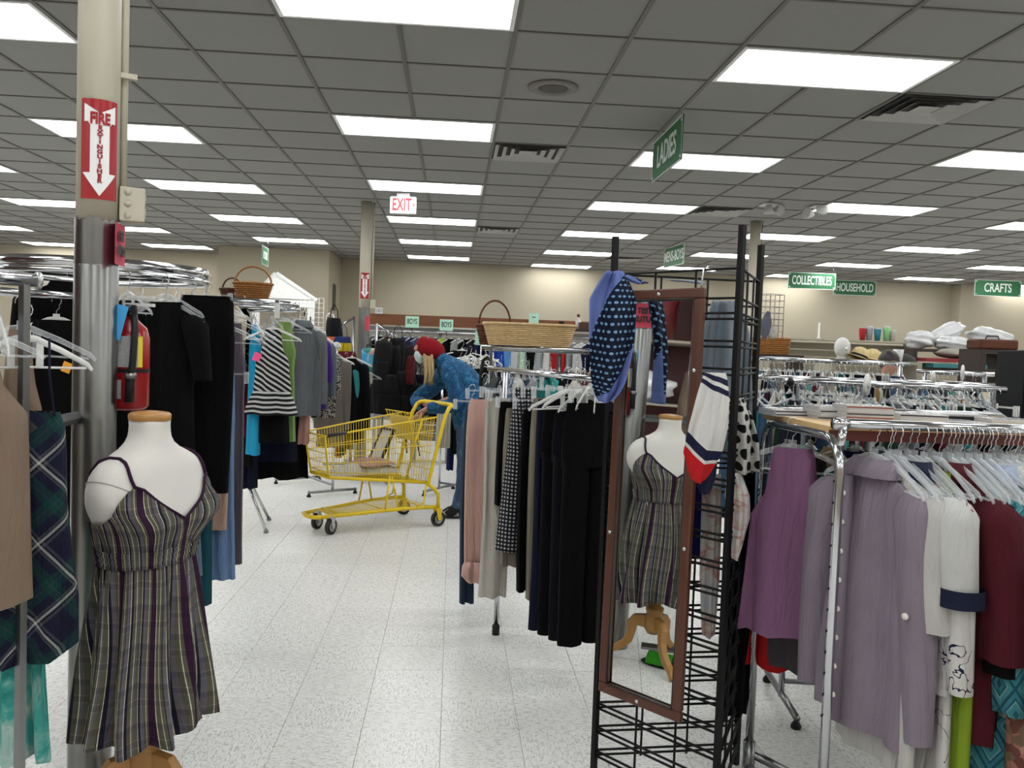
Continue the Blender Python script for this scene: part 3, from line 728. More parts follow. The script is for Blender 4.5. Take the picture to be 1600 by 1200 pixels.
# --- foreground left rack
FZ = 2.15; zr = ZY(40, 438, FZ)
e0 = PZ(60, FZ, zr); e1 = PZ(-190, 1.9, zr)
t = thing('garment_rack', 'chrome two-rail clothes rack at the left edge with square post', 'clothes rack', (e0.x, e0.y, 0))
d = (V((e1.x-e0.x, e1.y-e0.y, 0))).normalized()
part('rail', MB().tube([V((0, 0, zr)), d*.42+V((0, 0, zr))], .0165, 16), chrome, t)
part('end_cap', MB().tube([-d*.004+V((0, 0, zr)), d*.006+V((0, 0, zr))], .022, 20), mat('cap_satin', (.5, .5, .5), .35, 1), t)
rzp = math.atan2(d.y, d.x)
sq = M.Rotation(rzp+.35, 4, 'Z'); ofs = d*.032
part('post', MB().box((-.0095, -.0095, .02), (.0095, .0095, zr-.01), M.Translation(ofs) @ sq), darksteel, t, False)
q0 = P(-40, 452, 2.6); q1 = P(150, 466, 2.9); base = V((e0.x, e0.y, 0))
part('back_rail', MB().tube([q0-base, q1-base], .0135, 14), chrome, t)
c0 = P(45, 668, FZ); c1 = P(150, 646, 2.85)
dd = (c1-c0); cm_ = MB(); cm_.tube([c0-base, c1-base], .019, 4); part('cross_arm', cm_, darksteel, t, False)
q2 = V((q1.x-base.x, q1.y-base.y, 0)); part('back_post', MB().tube([q2+V((0, 0, .02)), q2+V((0, 0, q1.z))], .0125, 10), darksteel, t)
b0 = ofs+V((0, 0, .05)); part('base_bar', MB().tube([b0-V((-.1, .25, 0)), b0+V((.06, .4, 0))], .018, 4), darksteel, t, False)
part('base_foot', MB().tube([b0+V((0, .0, .3)), b0+V((.16, .16, -.03))], .014, 8), darksteel, t)
def plaid1(n):
    u, v = n.uv(); a = n.ma('ADD', n.ma('MULTIPLY', u, .72), n.ma('MULTIPLY', v, .70)); b = n.ma('SUBTRACT', n.ma('MULTIPLY', u, .70), n.ma('MULTIPLY', v, .72))
    nv, gr, wh, bk, gy = lin('#141530'), lin('#0f3d38'), lin('#c8c8c4'), lin('#08080c'), lin('#55555f')
    s = [(0, nv), (.2, bk), (.22, nv), (.34, gr), (.46, gy), (.468, gr), (.58, nv), (.70, bk), (.72, gy), (.76, bk), (.775, wh), (.82, bk), (.855, gy), (.9, nv)]
    A = n.ramp(fr(n, n.ma('DIVIDE', a, .15)), s); B = n.ramp(fr(n, n.ma('DIVIDE', b, .15)), s)
    return n.mix(.5, A, B)
PL1 = patt('green_navy_tartan', plaid1)
TAU = fab('#8b7766', 'taupe_cloth')
tie = patt('teal_tie_dye', lambda n: n.ramp(n.noise(n.uvv(), 5, 5, .6, 1.2), [(.3, lin('#1f7f7d')), (.46, lin('#4fb3a8')), (.6, lin('#c3ddd6')), (.7, lin('#6fc0b6'))], False))
G3 = 'garments on the left edge rack'
hg('tank', -78, 2.02, 505, 955, .34, TAU, 'top', 'taupe sleeveless top at the left edge with draped hem', 'top', .35, group=G3, fo=.02, hk='clear')
hg('tank', 34, 2.38, 515, 905, .12, TAU, 'top', 'taupe top hanging just behind the chrome post', 'top', .1, group=G3, fo=.008)
def straps1(t):
    for s_ in (-1, 1): part('strap', MB().tube([(s_*.055, 0, .0), (s_*.06, -.02, -.09), (s_*.075, -.03, -.2)], .006, 6, flat=.5), PL1, t)
p = P(40, 528, 2.18); zh = ZY(46, 1010, 2.18)
t = thing('dress', 'green and navy tartan dress on the left edge rack', 'dress', p, CAMR+.3, G3); straps1(t)
L = p.z-zh
part('body', MB().loft([(-.19, 0, 0, .082, .03, 0), (-.23, 0, 0, .095, .045, .003), (-.30, 0, 0, .1, .05, .006), (-.42, .004, 0, .1, .05, .01), (-.55, .008, 0, .11, .05, .014), (-L*.85, .012, 0, .125, .055, .02), (-L, .014, 0, .125, .055, .022), (-L-.05, .0, 0, .075, .05, .02)], 30, 4, 1.1), PL1, t)
hanger(p, CAMR+1.15, 'white', 'white plastic hanger holding the tartan dress', 'hangers holding garments')
hg('skirt', 20, 2.25, 880, 1192, .20, tie, 'skirt', 'teal and white tie-dyed skirt at the lower left corner', 'skirt', .2, group=G3, hang=False, fo=.02, k1=7)
for k in range(4):
    q = V((e0.x, e0.y, zr-.1))+d*(.09+.045*k); hanger(q, rzp+pi/2-.2, 'clear', 'clear plastic hanger on the left edge rail', 'clear hangers on the left edge rail')

# --- fire extinguisher on the near column
p = P(203, 560, 2.76); zt, zb = ZY(203, 500, 2.76), ZY(203, 640, 2.76)
t = thing('fire_extinguisher', 'red fire extinguisher with black hose and blue inspection tag', 'fire extinguisher', (p.x, p.y, zb), CAMR)
h = zt-zb; r_ = .06
part('cylinder', MB().lathe([(.05, 0), (r_, .012), (r_, h-.06), (r_*.85, h-.025), (r_*.4, h), (.02, h+.012)], 32), red_paint, t)
part('valve', MB().lathe([(.016, h+.005), (.018, h+.05)], 12), darksteel, t)
part('handle', MB().box((-.02, -.012, h+.045), (.075, .012, h+.055)).box((-.01, -.01, h+.07), (.075, .01, h+.08)), white_pl, t, False)
part('hose', MB().tube([(.0, -.02, h+.03), (.03, -.045, h+.04), (.045, -.066, h-.03), (.042, -.072, h*.55), (.036, -.075, h*.3), (.034, -.074, .03)], [.011, .011, .011, .011, .013, .015], 10), black_pl, t)
part('hose_band', MB().tube([(.037, -.074, h*.36), (.036, -.075, h*.42)], .018, 12), steel, t)
part('strap', MB().lathe([(r_+.0012, h*.42), (r_+.0012, h*.46)], 32, caps=False), black_pl, t)
def wraplabel(a0, a1, z0, z1, col, nm): part(nm, MB().sheet(lambda u, v: (((r_+.0016)*cos(a0+(a1-a0)*u), (r_+.0016)*sin(a0+(a1-a0)*u), z0+(z1-z0)*v), (u, v)), 10, 1), col, t)
lbl = patt('printed_label', lambda n: n.ramp(n.noise(n.mapv(n.uvv(), (40, 25, 1)), 1, 2), [(0, (.3, .3, .32)), (.42, (.62, .62, .62))]), .5)
wraplabel(-2.0, -.75, h*.48, h*.82, lbl, 'label'); wraplabel(-.75, -.5, h*.48, h*.82, mat('yellow_label', '#d9c92e', .5), 'yellow_label'); wraplabel(-2.3, -1.55, h*.13, h*.34, lbl, 'pictogram_label')
tg = MB().box((-.022, -.001, -.11), (.022, .001, 0)); part('inspection_tag', tg, mat('tag_blue', '#3f9fd8', .7, var=.04), t, False, mtx=M.Translation((.01, -.085, h+.045)) @ M.Rotation(R(14), 4, 'Y'))

# --- rack by the cart with hoodie, coat
z3 = ZY(520, 541, 8.3); a = PZ(470, 8.8, z3); b = PZ(527, 8.1, z3)
straight_rack('chrome straight-arm rack between the second round rack and the far column', a, b, z3, foot=.5)
p = P(526, 541, 8.08); t = thing('size_disc', 'white round size divider on the rack with the grey hoodie', 'size marker', p, CAMR+.5)
part('disc', MB().tube([(0, -.003, 0), (0, .003, 0)], .042, 24), white_pl, t); part('hub', MB().tube([(0, -.005, 0), (0, .005, 0)], .016, 16), mat('disc_hub_grey', (.5, .5, .5)), t)
G4 = 'garments on the rack beside the far column'
hood = fab('#6b645b')
hg('top', 521, 8.1, 556, 700, .26, hood, 'hoodie', 'taupe hooded sweater left of the far column', 'hoodie', .25, group=G4, sl=.6, hk='white', collar=hood, out=-.0)
hg('top', 541, 8.3, 566, 680, .2, fab('#3c8f95'), 'top', 'teal top between the taupe hoodie and black coat', 'top', .8, group=G4, sl=.3, hk='white')
hg('top', 550, 8.35, 560, 705, .26, BLK, 'coat', 'black coat hanging in front of the far column', 'coat', .4, group=G4, sl=.6, hk='white')
hg('panel', 565, 8.5, 580, 700, .07, fab('#d8b9b5'), 'scarf', 'pale pink patterned scarf right of the black coat', 'scarf', .3, group=G4)
for k, (px, col, nm) in enumerate(((530, '#8f1519', 'red'), (538, '#2f5a35', 'green'), (546, '#141a3c', 'navy'), (556, '#c9c0ae', 'ivory'))):
    hg('panel', px, 8.6, 640, 715-4*k, .07, fab(col), 'trousers', nm+' trousers seen through the cart under the black coat', 'trousers', .2, group=G4, hang=False)
# ================================================================ mannequin in the plaid sundress
MZ = 2.52; mp = PZ(232, MZ, 1.0)
MH = math.atan2(-.10, 1)                      # turned to look at the mirror, a little to the camera
t = thing('dress_form', 'white fabric dress form with wooden neck cap beside the near column', 'mannequin', (mp.x, mp.y, 0), 1.2)
# local frame: front is -y rotated; x across the shoulders
TP = [(1.315, .050, .050), (1.29, .048, .050), (1.265, .052, .053), (1.245, .066, .058), (1.228, .098, .062), (1.212, .135, .07), (1.195, .163, .077), (1.17, .182, .084), (1.14, .191, .09), (1.11, .191, .094), (1.08, .182, .098), (1.05, .160, .104), (1.02, .148, .106), (.98, .136, .1), (.94, .128, .094), (.90, .122, .09), (.84, .115, .082), (.76, .1, .07), (.66, .1, .07), (.60, .09, .07)]
def tq(z):
    for (a, b) in zip(TP, TP[1:]):
        if b[0] <= z <= a[0]:
            q = (a[0]-z)/(a[0]-b[0]); return a[1]+(b[1]-a[1])*q, a[2]+(b[2]-a[2])*q
    return TP[-1][1:] if z < .6 else TP[0][1:]
def tsurf(th, z, off=0.):                      # th = 0 front (-y)
    a, b = tq(z); a += off; b += off
    x = a*math.copysign(abs(sin(th))**.88, sin(th)); y = -b*math.copysign(abs(cos(th))**.88, cos(th))
    bust = .045*math.exp(-((z-1.055)/.055)**2)*(math.exp(-((th-.62)/.38)**2)+math.exp(-((th+.62)/.38)**2))
    r_ = math.hypot(x, y); k = 1+bust/max(r_, .01); return V((x*k, y*k, z))
NTH = 56
def torso_mesh():
    m = MB(); zs = sorted({z for z, _, _ in TP}, reverse=True); zs = [1.315-(1.315-.6)*k/44 for k in range(45)]
    vs = [tsurf(-pi+2*pi*k/NTH, z) for z in zs for k in range(NTH)]
    fs = [(i*NTH+k, (i+1)*NTH+k, (i+1)*NTH+(k+1) % NTH, i*NTH+(k+1) % NTH) for i in range(44) for k in range(NTH)]
    fs.append(tuple(range(NTH))); return m.add(vs, fs)
part('torso', torso_mesh(), mat('white_form_cloth', (.62, .60, .56), .85, var=.04, bump=.06), t)
part('neck_cap', MB().lathe([(.052, 1.312), (.054, 1.318), (.054, 1.328), (.048, 1.334), (.02, 1.338), (.0, 1.339)], 32, caps=False), wood_l, t)
part('arm_seam', MB().tube([tsurf(-pi/2+.9*(k/7.5-1), 1.165-.035*(k/7.5-1)**2, .001) for k in range(16)], .0015, 5), mat('seam_grey', (.4, .39, .38)), t)
# wooden tripod stand
part('stand_pole', MB().lathe([(.019, .28), (.019, .62)], 16), wood_l, t)
part('stand_hub', MB().lathe([(.03, .20), (.045, .23), (.05, .3), (.038, .33), (.046, .35), (.046, .37), (.03, .385), (.034, .4), (.02, .415)], 24), wood_l, t)
for k in range(3):
    a = 2*pi*k/3+.5; ca, sa = cos(a), sin(a)
    lg = MB(); prof_ = [(.03, .32), (.10, .31), (.135, .26), (.13, .19), (.15, .13), (.20, .085), (.25, .06), (.27, .02), (.25, 0), (.22, .03), (.15, .07), (.10, .13), (.085, .2), (.08, .24), (.03, .23)]
    mt = M.Rotation(a, 4, 'Z'); n = len(prof_)
    vs = [mt @ V((x, -.016, z)) for x, z in prof_]+[mt @ V((x, .016, z)) for x, z in prof_]
    lg.add(vs, [tuple(range(n)), tuple(range(2*n-1, n-1, -1))]+[(i, i+n, (i+1) % n+n, (i+1) % n) for i in range(n)])
    bevel(part('stand_leg', lg, wood_l, t, False), .004)
DR = t.rotation_euler.z
UPM = M.Translation((0, 0, -.14)) @ M.Diagonal((1.12, 1.1, 1.054, 1))
for c_ in t.children: c_.matrix_local = M.Diagonal((1, 1, .78, 1)) if c_.name.startswith('stand') else UPM
# the sundress
def plaid2(n):
    u, v = n.uv()
    ol, pu, nv, wh, gy, dk_ = lin('#5c5b4e'), lin('#331433'), lin('#1d1d30'), lin('#e2e0c8'), lin('#66636c'), lin('#222023')
    s = [(0, pu), (.14, dk_), (.155, wh), (.165, ol), (.24, wh), (.25, ol), (.30, dk_), (.315, gy), (.40, wh), (.412, nv), (.47, ol), (.55, wh), (.56, gy), (.61, ol), (.70, dk_), (.71, wh), (.72, nv), (.78, gy), (.86, ol), (.93, wh), (.945, ol)]
    A = n.ramp(fr(n, n.ma('DIVIDE', u, .112)), s)
    s2 = [(0, (.50, .50, .48)), (.25, (.72, .72, .66)), (.27, (.36, .33, .38)), (.42, (.58, .56, .5)), (.44, (.85, .85, .8)), (.455, (.46, .44, .42)), (.7, (.3, .28, .33)), (.85, (.6, .58, .52))]
    B = n.ramp(fr(n, n.ma('DIVIDE', v, .105)), s2)
    return n.mix(.75, A, n.mix(1.0, A, B, 'MULTIPLY'))
PL2 = patt('olive_purple_plaid', lambda n: n.mix(.6, plaid2(n), plaid2(n), 'ADD'))
dt = thing('sundress', 'olive and purple plaid sundress with thin straps on the dress form', 'dress', (mp.x, mp.y, 0), DR)
zw, zh = .945, .443
def ztop(th):
    q = abs(th)
    pts = [(0, 1.045), (.25, 1.085), (.55, 1.14), (.7, 1.15), (.85, 1.135), (1.2, 1.075), (1.6, 1.045), (2.2, 1.04), (pi, 1.04)]
    for (a, za), (b, zb_) in zip(pts, pts[1:]):
        if a <= q <= b: return za+(zb_-za)*(q-a)/(b-a)
    return 1.04
NS = 120
def bodice():
    m = MB(); vs = []; uv = []; NR = 14
    for j in range(NR+1):
        for k in range(NS):
            th = -pi+2*pi*k/NS; z = zw-.02+(ztop(th)-zw+.02)*j/NR
            rip = .0025*sin(th*34)*(1-j/NR)+.003*sin(th*13+z*40)
            p = tsurf(th, z, .007+rip); vs.append(p); uv.append((th*.165, z))
    fs = [(j*NS+k, j*NS+(k+1) % NS, (j+1)*NS+(k+1) % NS, (j+1)*NS+k) for j in range(NR) for k in range(NS)]
    return m.add(vs, fs, uv)
part('bodice', bodice(), PL2, dt)
def band():
    m = MB(); vs = []; uv = []
    for j in range(9):
        z = zw-.025+.05*j/8
        for k in range(NS):
            th = -pi+2*pi*k/NS; p = tsurf(th, z, .011+.003*sin(th*40)+.002*sin(j*2.4)); vs.append(p); uv.append((th*.165, z))
    return m.add(vs, [(j*NS+k, j*NS+(k+1) % NS, (j+1)*NS+(k+1) % NS, (j+1)*NS+k) for j in range(8) for k in range(NS)], uv)
part('waistband', band(), PL2, dt)
def skirt():
    m = MB(); vs = []; uv = []; NR = 26
    for j in range(NR+1):
        q = j/NR; 
        for k in range(NS):
            th = -pi+2*pi*k/NS
            zl = zw-.02-(zw-.02-zh)*q + q*(.012*sin(th*3+.6)+.008*sin(th*7))
            a = .132+.046*q**.75; b = .10+.044*q**.75
            f_ = (.004+.02*q)*(sin(th*11+.8*sin(q*3))+.6*sin(th*17+1.3+q))+.004*(1-q)*sin(th*38)
            vs.append(((a+f_)*sin(th), -(b+f_)*cos(th), zl)); uv.append((th*.165*(1+.1*q)+.01*sin(q*4+th*2), zl+.004*sin(th*9)))
    fs = [(j*NS+k, (j+1)*NS+k, (j+1)*NS+(k+1) % NS, j*NS+(k+1) % NS) for j in range(NR) for k in range(NS)]
    return m.add(vs, fs, uv)
so = part('skirt', skirt(), PL2, dt)
sm = so.modifiers.new('thick', 'SOLIDIFY'); sm.thickness = .002
for s_ in (-1, 1):
    pts = [tsurf(s_*q, z, .006) for q, z in ((.70, 1.146), (.77, 1.165), (.84, 1.182), (.93, 1.198), (1.1, 1.211), (1.4, 1.219), (1.75, 1.219), (2.1, 1.208), (2.35, 1.18), (2.5, 1.12), (2.5, 1.04))]
    part('strap', MB().tube(pts, .0045, 6), PL2, dt)
part('neckline_trim', MB().tube([tsurf(-.7+1.4*k/20, ztop(-.7+1.4*k/20), .009) for k in range(21)], .004, 6), PL2, dt)
tg = mat('kraft_tag', '#c8b48c', .7); part('price_tag', MB().box((-.02, -.001, 0), (.02, .001, .03)), tg, dt, False, mtx=M.Translation(tsurf(-1.75, 1.0, .02)) @ M.Rotation(-.6, 4, 'Y'))

for c_ in dt.children: c_.matrix_local = UPM @ c_.matrix_local
# ================================================================ black wire mirror stand
SR = P(1141, 760, 2.60); SL = P(945, 780, 2.97); SB = P(1174, 700, 3.05)
HT = ZY(1148, 354, 2.60)
t = thing('display_tower', 'black three-sided wire display tower carrying the framed mirror', 'display stand', (SR.x, SR.y, 0))
org = V((SR.x, SR.y, 0)); PO = [V((q.x, q.y, 0))-org for q in (SL, SR, SB)]
for q in PO: part('post', MB().box((-.009, -.009, 0), (.009, .009, HT), M.Translation(q) @ M.Rotation(.6, 4, 'Z')), black_metal, t, False)
barz = []; z = .06
while z < HT-.2: barz += [z, z+.018]; z += .086
barz += [HT-.22, HT-.13]
for a, b in ((0, 1), (1, 2), (2, 0)):
    d = PO[b]-PO[a]
    for z in barz: part('bar', MB().tube([PO[a]+V((0, 0, z)), PO[b]+V((0, 0, z))], .0042, 6), black_metal, t)
    for f_ in (.36, .68): part('upright_wire', MB().tube([PO[a]+d*f_+V((0, 0, .05)), PO[a]+d*f_+V((0, 0, HT-.13))], .0042, 6), black_metal, t)
# framed mirror hung on the side facing the aisle
ma_, mt_, md_ = 3.8285889, .03232, -2.1950
MN = V((cos(ma_)*cos(mt_), sin(ma_)*cos(mt_), sin(mt_)))
def onp(px, py):
    d_ = P(px, py, 1.0)-V((0, 0, HC)); return V((0, 0, HC))+d_*((md_-HC*MN.z)/d_.dot(MN))
TL, TRr, BR, BL = onp(970, 458), onp(1106, 446), onp(1064, 1132), onp(940, 1075)
e2 = ((TL-BL)+(TRr-BR)).normalized(); e1 = ((TRr-TL)+(BR-BL)); e1 = (e1-e2*e1.dot(e2)).normalized()
mc = (TL+TRr+BR+BL)/4; mw_ = abs(((TRr-TL)+(BR-BL)).dot(e1))/4; mh_ = ((TL-BL)+(TRr-BR)).dot(e2)/4
mm = M.Identity(4)
for i in range(3): mm[i][0], mm[i][1], mm[i][2], mm[i][3] = e1[i], -MN[i], e2[i], mc[i]
t = thing('mirror', 'tall mirror in a walnut frame hung on the black wire tower', 'mirror', (0, 0, 0)); t.matrix_world = mm
fw_ = .034
gl = NT('mirror_glass'); gl.fin((.86, .88, .87), .012, 1.0)
part('glass', MB().box((-mw_+.02, -.001, -mh_+.02), (mw_-.02, .004, mh_-.02)), gl.m, t, False)
for nm, a, b in (('frame_rail', (-mw_, -.016, mh_-fw_), (mw_, .006, mh_)), ('frame_rail', (-mw_, -.016, -mh_), (mw_, .006, -mh_+fw_)), ('frame_stile', (-mw_, -.016, -mh_+fw_), (-mw_+fw_, .006, mh_-fw_)), ('frame_stile', (mw_-fw_, -.016, -mh_+fw_), (mw_, .006, mh_-fw_))):
    o = bevel(part(nm, MB().box(a, b), wood_dark, t, False), .006, 3)
lip = MB(); a_ = mw_-fw_; b_ = mh_-fw_
for p0, p1 in (((-a_, b_), (a_, b_)), ((-a_, -b_), (a_, -b_)), ((-a_, -b_), (-a_, b_)), ((a_, -b_), (a_, b_))): lip.tube([(p0[0], -.012, p0[1]), (p1[0], -.012, p1[1])], .004, 6)
part('inner_bead', lip, mat('dark_bead', (.012, .008, .006), .4), t)
for x, z in ((0, mh_-.017), (0, -mh_+.017), (-mw_+.017, mh_*.62), (mw_-.017, mh_*.62), (-mw_+.017, -mh_*.2), (mw_-.017, -mh_*.2)):
    part('screw', MB().tube([(x, -.0155, z), (x, -.019, z)], .006, 10), chrome, t)
hk = MB().tube([(mw_-.02, .0, mh_-.01), (mw_-.02, .01, mh_+.06), (mw_-.01, .03, mh_+.075)], .003, 6); part('hook', hk, wire, t)
# ================================================================ yellow shopping cart
def GP(px, py, z=0.):
    d_ = P(px, py, 1.0)-V((0, 0, HC)); return V((0, 0, HC))+d_*((z-HC)/d_.z)
w1, w2, w3, w4 = GP(680, 822), GP(631, 804), GP(516, 835), GP(496, 826)
rc, fc = (w1+w2)/2, (w3+w4)/2; hd = math.atan2(fc.y-rc.y, fc.x-rc.x); LW = (fc-rc).length
YEL = mat('yellow_enamel', '#dcbc0c', .3, var=.05); YW = YEL
RUB = mat('black_rubber', (.012, .012, .012), .6); GRY = mat('wheel_grey', (.45, .45, .46), .4)
ct = thing('shopping_cart', 'yellow wire shopping cart pushed by the woman in the red hat', 'shopping cart', rc, hd)
LF = LW+.06
for s_ in (-1, 1):
    up = MB().tube([(-.125, s_*.24, .985), (-.10, s_*.245, .97), (-.06, s_*.25, .90), (.075, s_*.25, .40), (.08, s_*.25, .345), (.03, s_*.262, .31), (-.005, s_*.268, .26), (-.01, s_*.268, .135)], .016, 10)
    part('side_frame', up, YEL, ct)
    part('lower_rail', MB().tube([(-.01, s_*.265, .16), (.35, s_*.225, .165), (LF-.08, s_*.135, .145), (LF+.02, s_*.115, .14)], .015, 10), YEL, ct)
    for x0, x1 in ((.34, .40), (.46, .42)):
        part('strut', MB().tube([(x0, s_*.215, .17), (x1, s_*.2, .43)], .008, 8), YEL, ct)
    part('rear_brace', MB().tube([(.2, s_*.25, .17), (.12, s_*.245, .2), (.1, s_*.245, .36)], .008, 8), YEL, ct)
part('bumper', MB().tube([(LF+.02, -.115, .14), (LF+.07, -.09, .14), (LF+.09, 0, .14), (LF+.07, .09, .14), (LF+.02, .115, .14)], .017, 10), YEL, ct)
part('push_handle', MB().tube([(-.1, -.245, .97), (-.135, -.235, .99), (-.15, -.2, .995), (-.155, 0, .995), (-.15, .2, .995), (-.135, .235, .99), (-.1, .245, .97)], .017, 10), YEL, ct)
lr = MB()
for k in range(9):
    q = -1+2*k/8; lr.tube([(.05, q*.22, .17), (LF-.05, q*.1, .15)], .003, 5)
for x in (.1, .45, LF-.1): lr.tube([(x, -.24+.13*x/LF, .163), (x, .24-.13*x/LF, .163)], .005, 6)
part('lower_shelf_wires', lr, YW, ct)
# basket: corner function, then wire panels
def bk(x, s_, q):       # x 0..1 rear to front, s_ -1..1 across, q 0..1 bottom to top
    zb_, zt_ = .36+.09*x, .90-.13*x; yb_, yt_ = .225-.07*x, .262-.085*x
    X = .075+(LW+.0)*x*.97 + (-.045*q*(1-x)) + .05*q*x
    return V((X, s_*(yb_+(yt_-yb_)*q), zb_+(zt_-zb_)*q))
for s_, nm in ((-1, 'basket_side'), (1, 'basket_side')):
    m = MB()
    for k in range(1, 38): m.tube([bk(k/38, s_, 0), bk(k/38, s_, 1)], .0021, 4)
    for q in (.12, .34, .58, .8): m.tube([bk(0, s_, q), bk(1, s_, q)], .0034, 5)
    part(nm, m, YW, ct)
m = MB()
for k in range(1, 14): m.tube([bk(1, -1+2*k/14, 0), bk(1, -1+2*k/14, 1)], .0021, 4)
for q in (.12, .34, .58, .8): m.tube([bk(1, -1, q), bk(1, 1, q)], .0034, 5)
part('basket_front', m, YW, ct)
m = MB()
for k in range(1, 26): m.tube([bk(k/26, -1, 0), bk(k/26, 1, 0)], .0022, 4)
for k in range(11): m.tube([bk(0, -1+2*k/10, 0), bk(1, -1+2*k/10, 0)], .0026, 4)
part('basket_floor', m, YW, ct)
m = MB()
for k in range(1, 18): m.tube([bk(0, -1+2*k/18, 0), bk(0, -1+2*k/18, 1)], .0021, 4)
for q in (.2, .45, .7): m.tube([bk(0, -1, q), bk(0, 1, q)], .0034, 5)
part('basket_rear_gate', m, YW, ct)
part('top_rim', MB().tube([bk(0, -1, 1), bk(.97, -1, 1), bk(1, -.9, 1), bk(1, .9, 1), bk(.97, 1, 1), bk(0, 1, 1)], .0065, 8), YEL, ct)
part('bottom_rim', MB().tube([bk(0, -1, 0), bk(.97, -1, 0), bk(1, -.9, 0), bk(1, .9, 0), bk(.97, 1, 0), bk(0, 1, 0)], .014, 8), YEL, ct)
part('corner_post', MB().tube([bk(1, -1, 0), bk(1, -1, 1)], .008, 8), YEL, ct); part('corner_post', MB().tube([bk(1, 1, 0), bk(1, 1, 1)], .008, 8), YEL, ct)
part('rim_grip', MB().tube([bk(.82, 1, 1), bk(.98, 1, 1)], .013, 10), RUB, ct)
for s_ in (-1, 1): part('gate_post', MB().tube([bk(.2, s_*.8, 0), bk(.16, s_*.8, .55), bk(.1, s_*.8, 1)], .009, 8), YEL, ct)
# child seat flap
sf = M.Translation(bk(.17, 0, .84)) @ M.Rotation(R(-68), 4, 'Y')
fl_ = part('child_seat_flap', MB().box((-.11, -.15, -.004), (.11, .15, .004), sf), YEL, ct, False); bevel(fl_, .003)
m = MB()
for k in range(9): m.tube([sf @ V((-.16, -.19+.38*k/8, .01)), sf @ V((.14, -.19+.38*k/8, .01))], .0026, 5)
m.tube([sf @ V((.14, -.2, .01)), sf @ V((.14, .2, .01))], .005, 6); m.tube([sf @ V((-.16, -.2, .01)), sf @ V((-.16, .2, .01))], .005, 6)
part('child_seat_wires', m, YW, ct)
for s_ in (-1, 1): part('strap', MB().tube([sf @ V((.12, s_*.07, .02)), sf @ V((0, s_*.07, .025)), sf @ V((-.13, s_*.09, .05)), sf @ V((-.26, s_*.1, .02))], .011, 6, flat=.3), RUB, ct)
# casters
for (x, y, sw) in ((-.01, .268, 0), (-.01, -.268, 0), (LW, .118, .5), (LW, -.118, .5)):
    f_ = MB(); mt = M.Translation((x, y, 0)) @ M.Rotation(sw, 4, 'Z')
    for s_ in (-1, 1): f_.add([mt @ V(p) for p in ((-.02, s_*.022, .135), (.03, s_*.022, .135), (.012, s_*.022, .05), (-.014, s_*.022, .05), (-.02, s_*.026, .135), (.03, s_*.026, .135), (.012, s_*.026, .05), (-.014, s_*.026, .05))], [(0, 1, 2, 3), (7, 6, 5, 4), (0, 4, 5, 1), (1, 5, 6, 2), (2, 6, 7, 3), (3, 7, 4, 0)])
    f_.box((-.02, -.026, .13), (.03, .026, .15), mt)
    fk = part('caster_fork', f_, YEL if x < .1 else GRY, ct, False)
    def disc(r0, r1, h): return MB().add([mt @ V((r_*cos(2*pi*k/28), yy, .062+r_*sin(2*pi*k/28))) for (r_, yy) in ((r0, -h), (r1, -h*.9), (r1, h*.9), (r0, h)) for k in range(28)], [(i*28+k, i*28+(k+1) % 28, (i+1)*28+(k+1) % 28, (i+1)*28+k) for i in range(3) for k in range(28)]+[tuple(range(28)), tuple(84+k for k in range(27, -1, -1))])
    wl = part('wheel', disc(.054, .062, .016), RUB, ct); part('wheel_hub', disc(.038, .04, .018), GRY, wl)
    part('hub_cap', disc(.014, .016, .021), RUB, wl)
# things in the cart
o = bk(.5, 0, .02)
cw = ct.matrix_basis
def incart(v): return M.Translation(rc) @ M.Rotation(hd, 4, 'Z') @ v
t = thing('pillow', 'white pillow lying in the bottom of the yellow cart', 'pillow', incart(bk(.55, 0, .05)), hd)
m = MB(); m.sheet(lambda u, v: (((u-.5)*.62, (v-.5)*.27, .015+.075*(1-abs(2*u-1)**3)*(1-abs(2*v-1)**3)), (u, v)), 16, 10); m.sheet(lambda u, v: (((u-.5)*.62, (v-.5)*.27, .015), (u, v)), 16, 10)
part('case', m, fab('#d6d2c8'), t)
t = thing('picture_frame', 'black picture frame leaning in the back of the yellow cart', 'picture frame', incart(bk(.3, -.55, .5)), hd)
mt = M.Rotation(R(-25), 4, 'Y')
part('frame', MB().box((-.01, -.1, -.15), (.01, .1, -.13), mt).box((-.01, -.1, .15), (.01, .1, .17), mt).box((-.01, -.1, -.15), (.01, -.08, .17), mt).box((-.01, .08, -.15), (.01, .1, .17), mt), black_pl, t, False)
part('print', MB().box((-.004, -.08, -.13), (.004, .08, .15), mt), mat('grey_print', (.5, .5, .5), .6), t, False)
t = thing('folded_cloth', 'pale pink folded cloth in the middle of the yellow cart', 'cloth', incart(bk(.45, 0, .24)), hd+.1)
part('fold', MB().sheet(lambda u, v: (((u-.5)*.34, (v-.5)*.24, .05*(1-abs(2*u-1)**4)*(1-abs(2*v-1)**4)+.006*sin(9*u+5*v)), (u*.34, v*.24)), 14, 10), fab('#b9928c'), t)

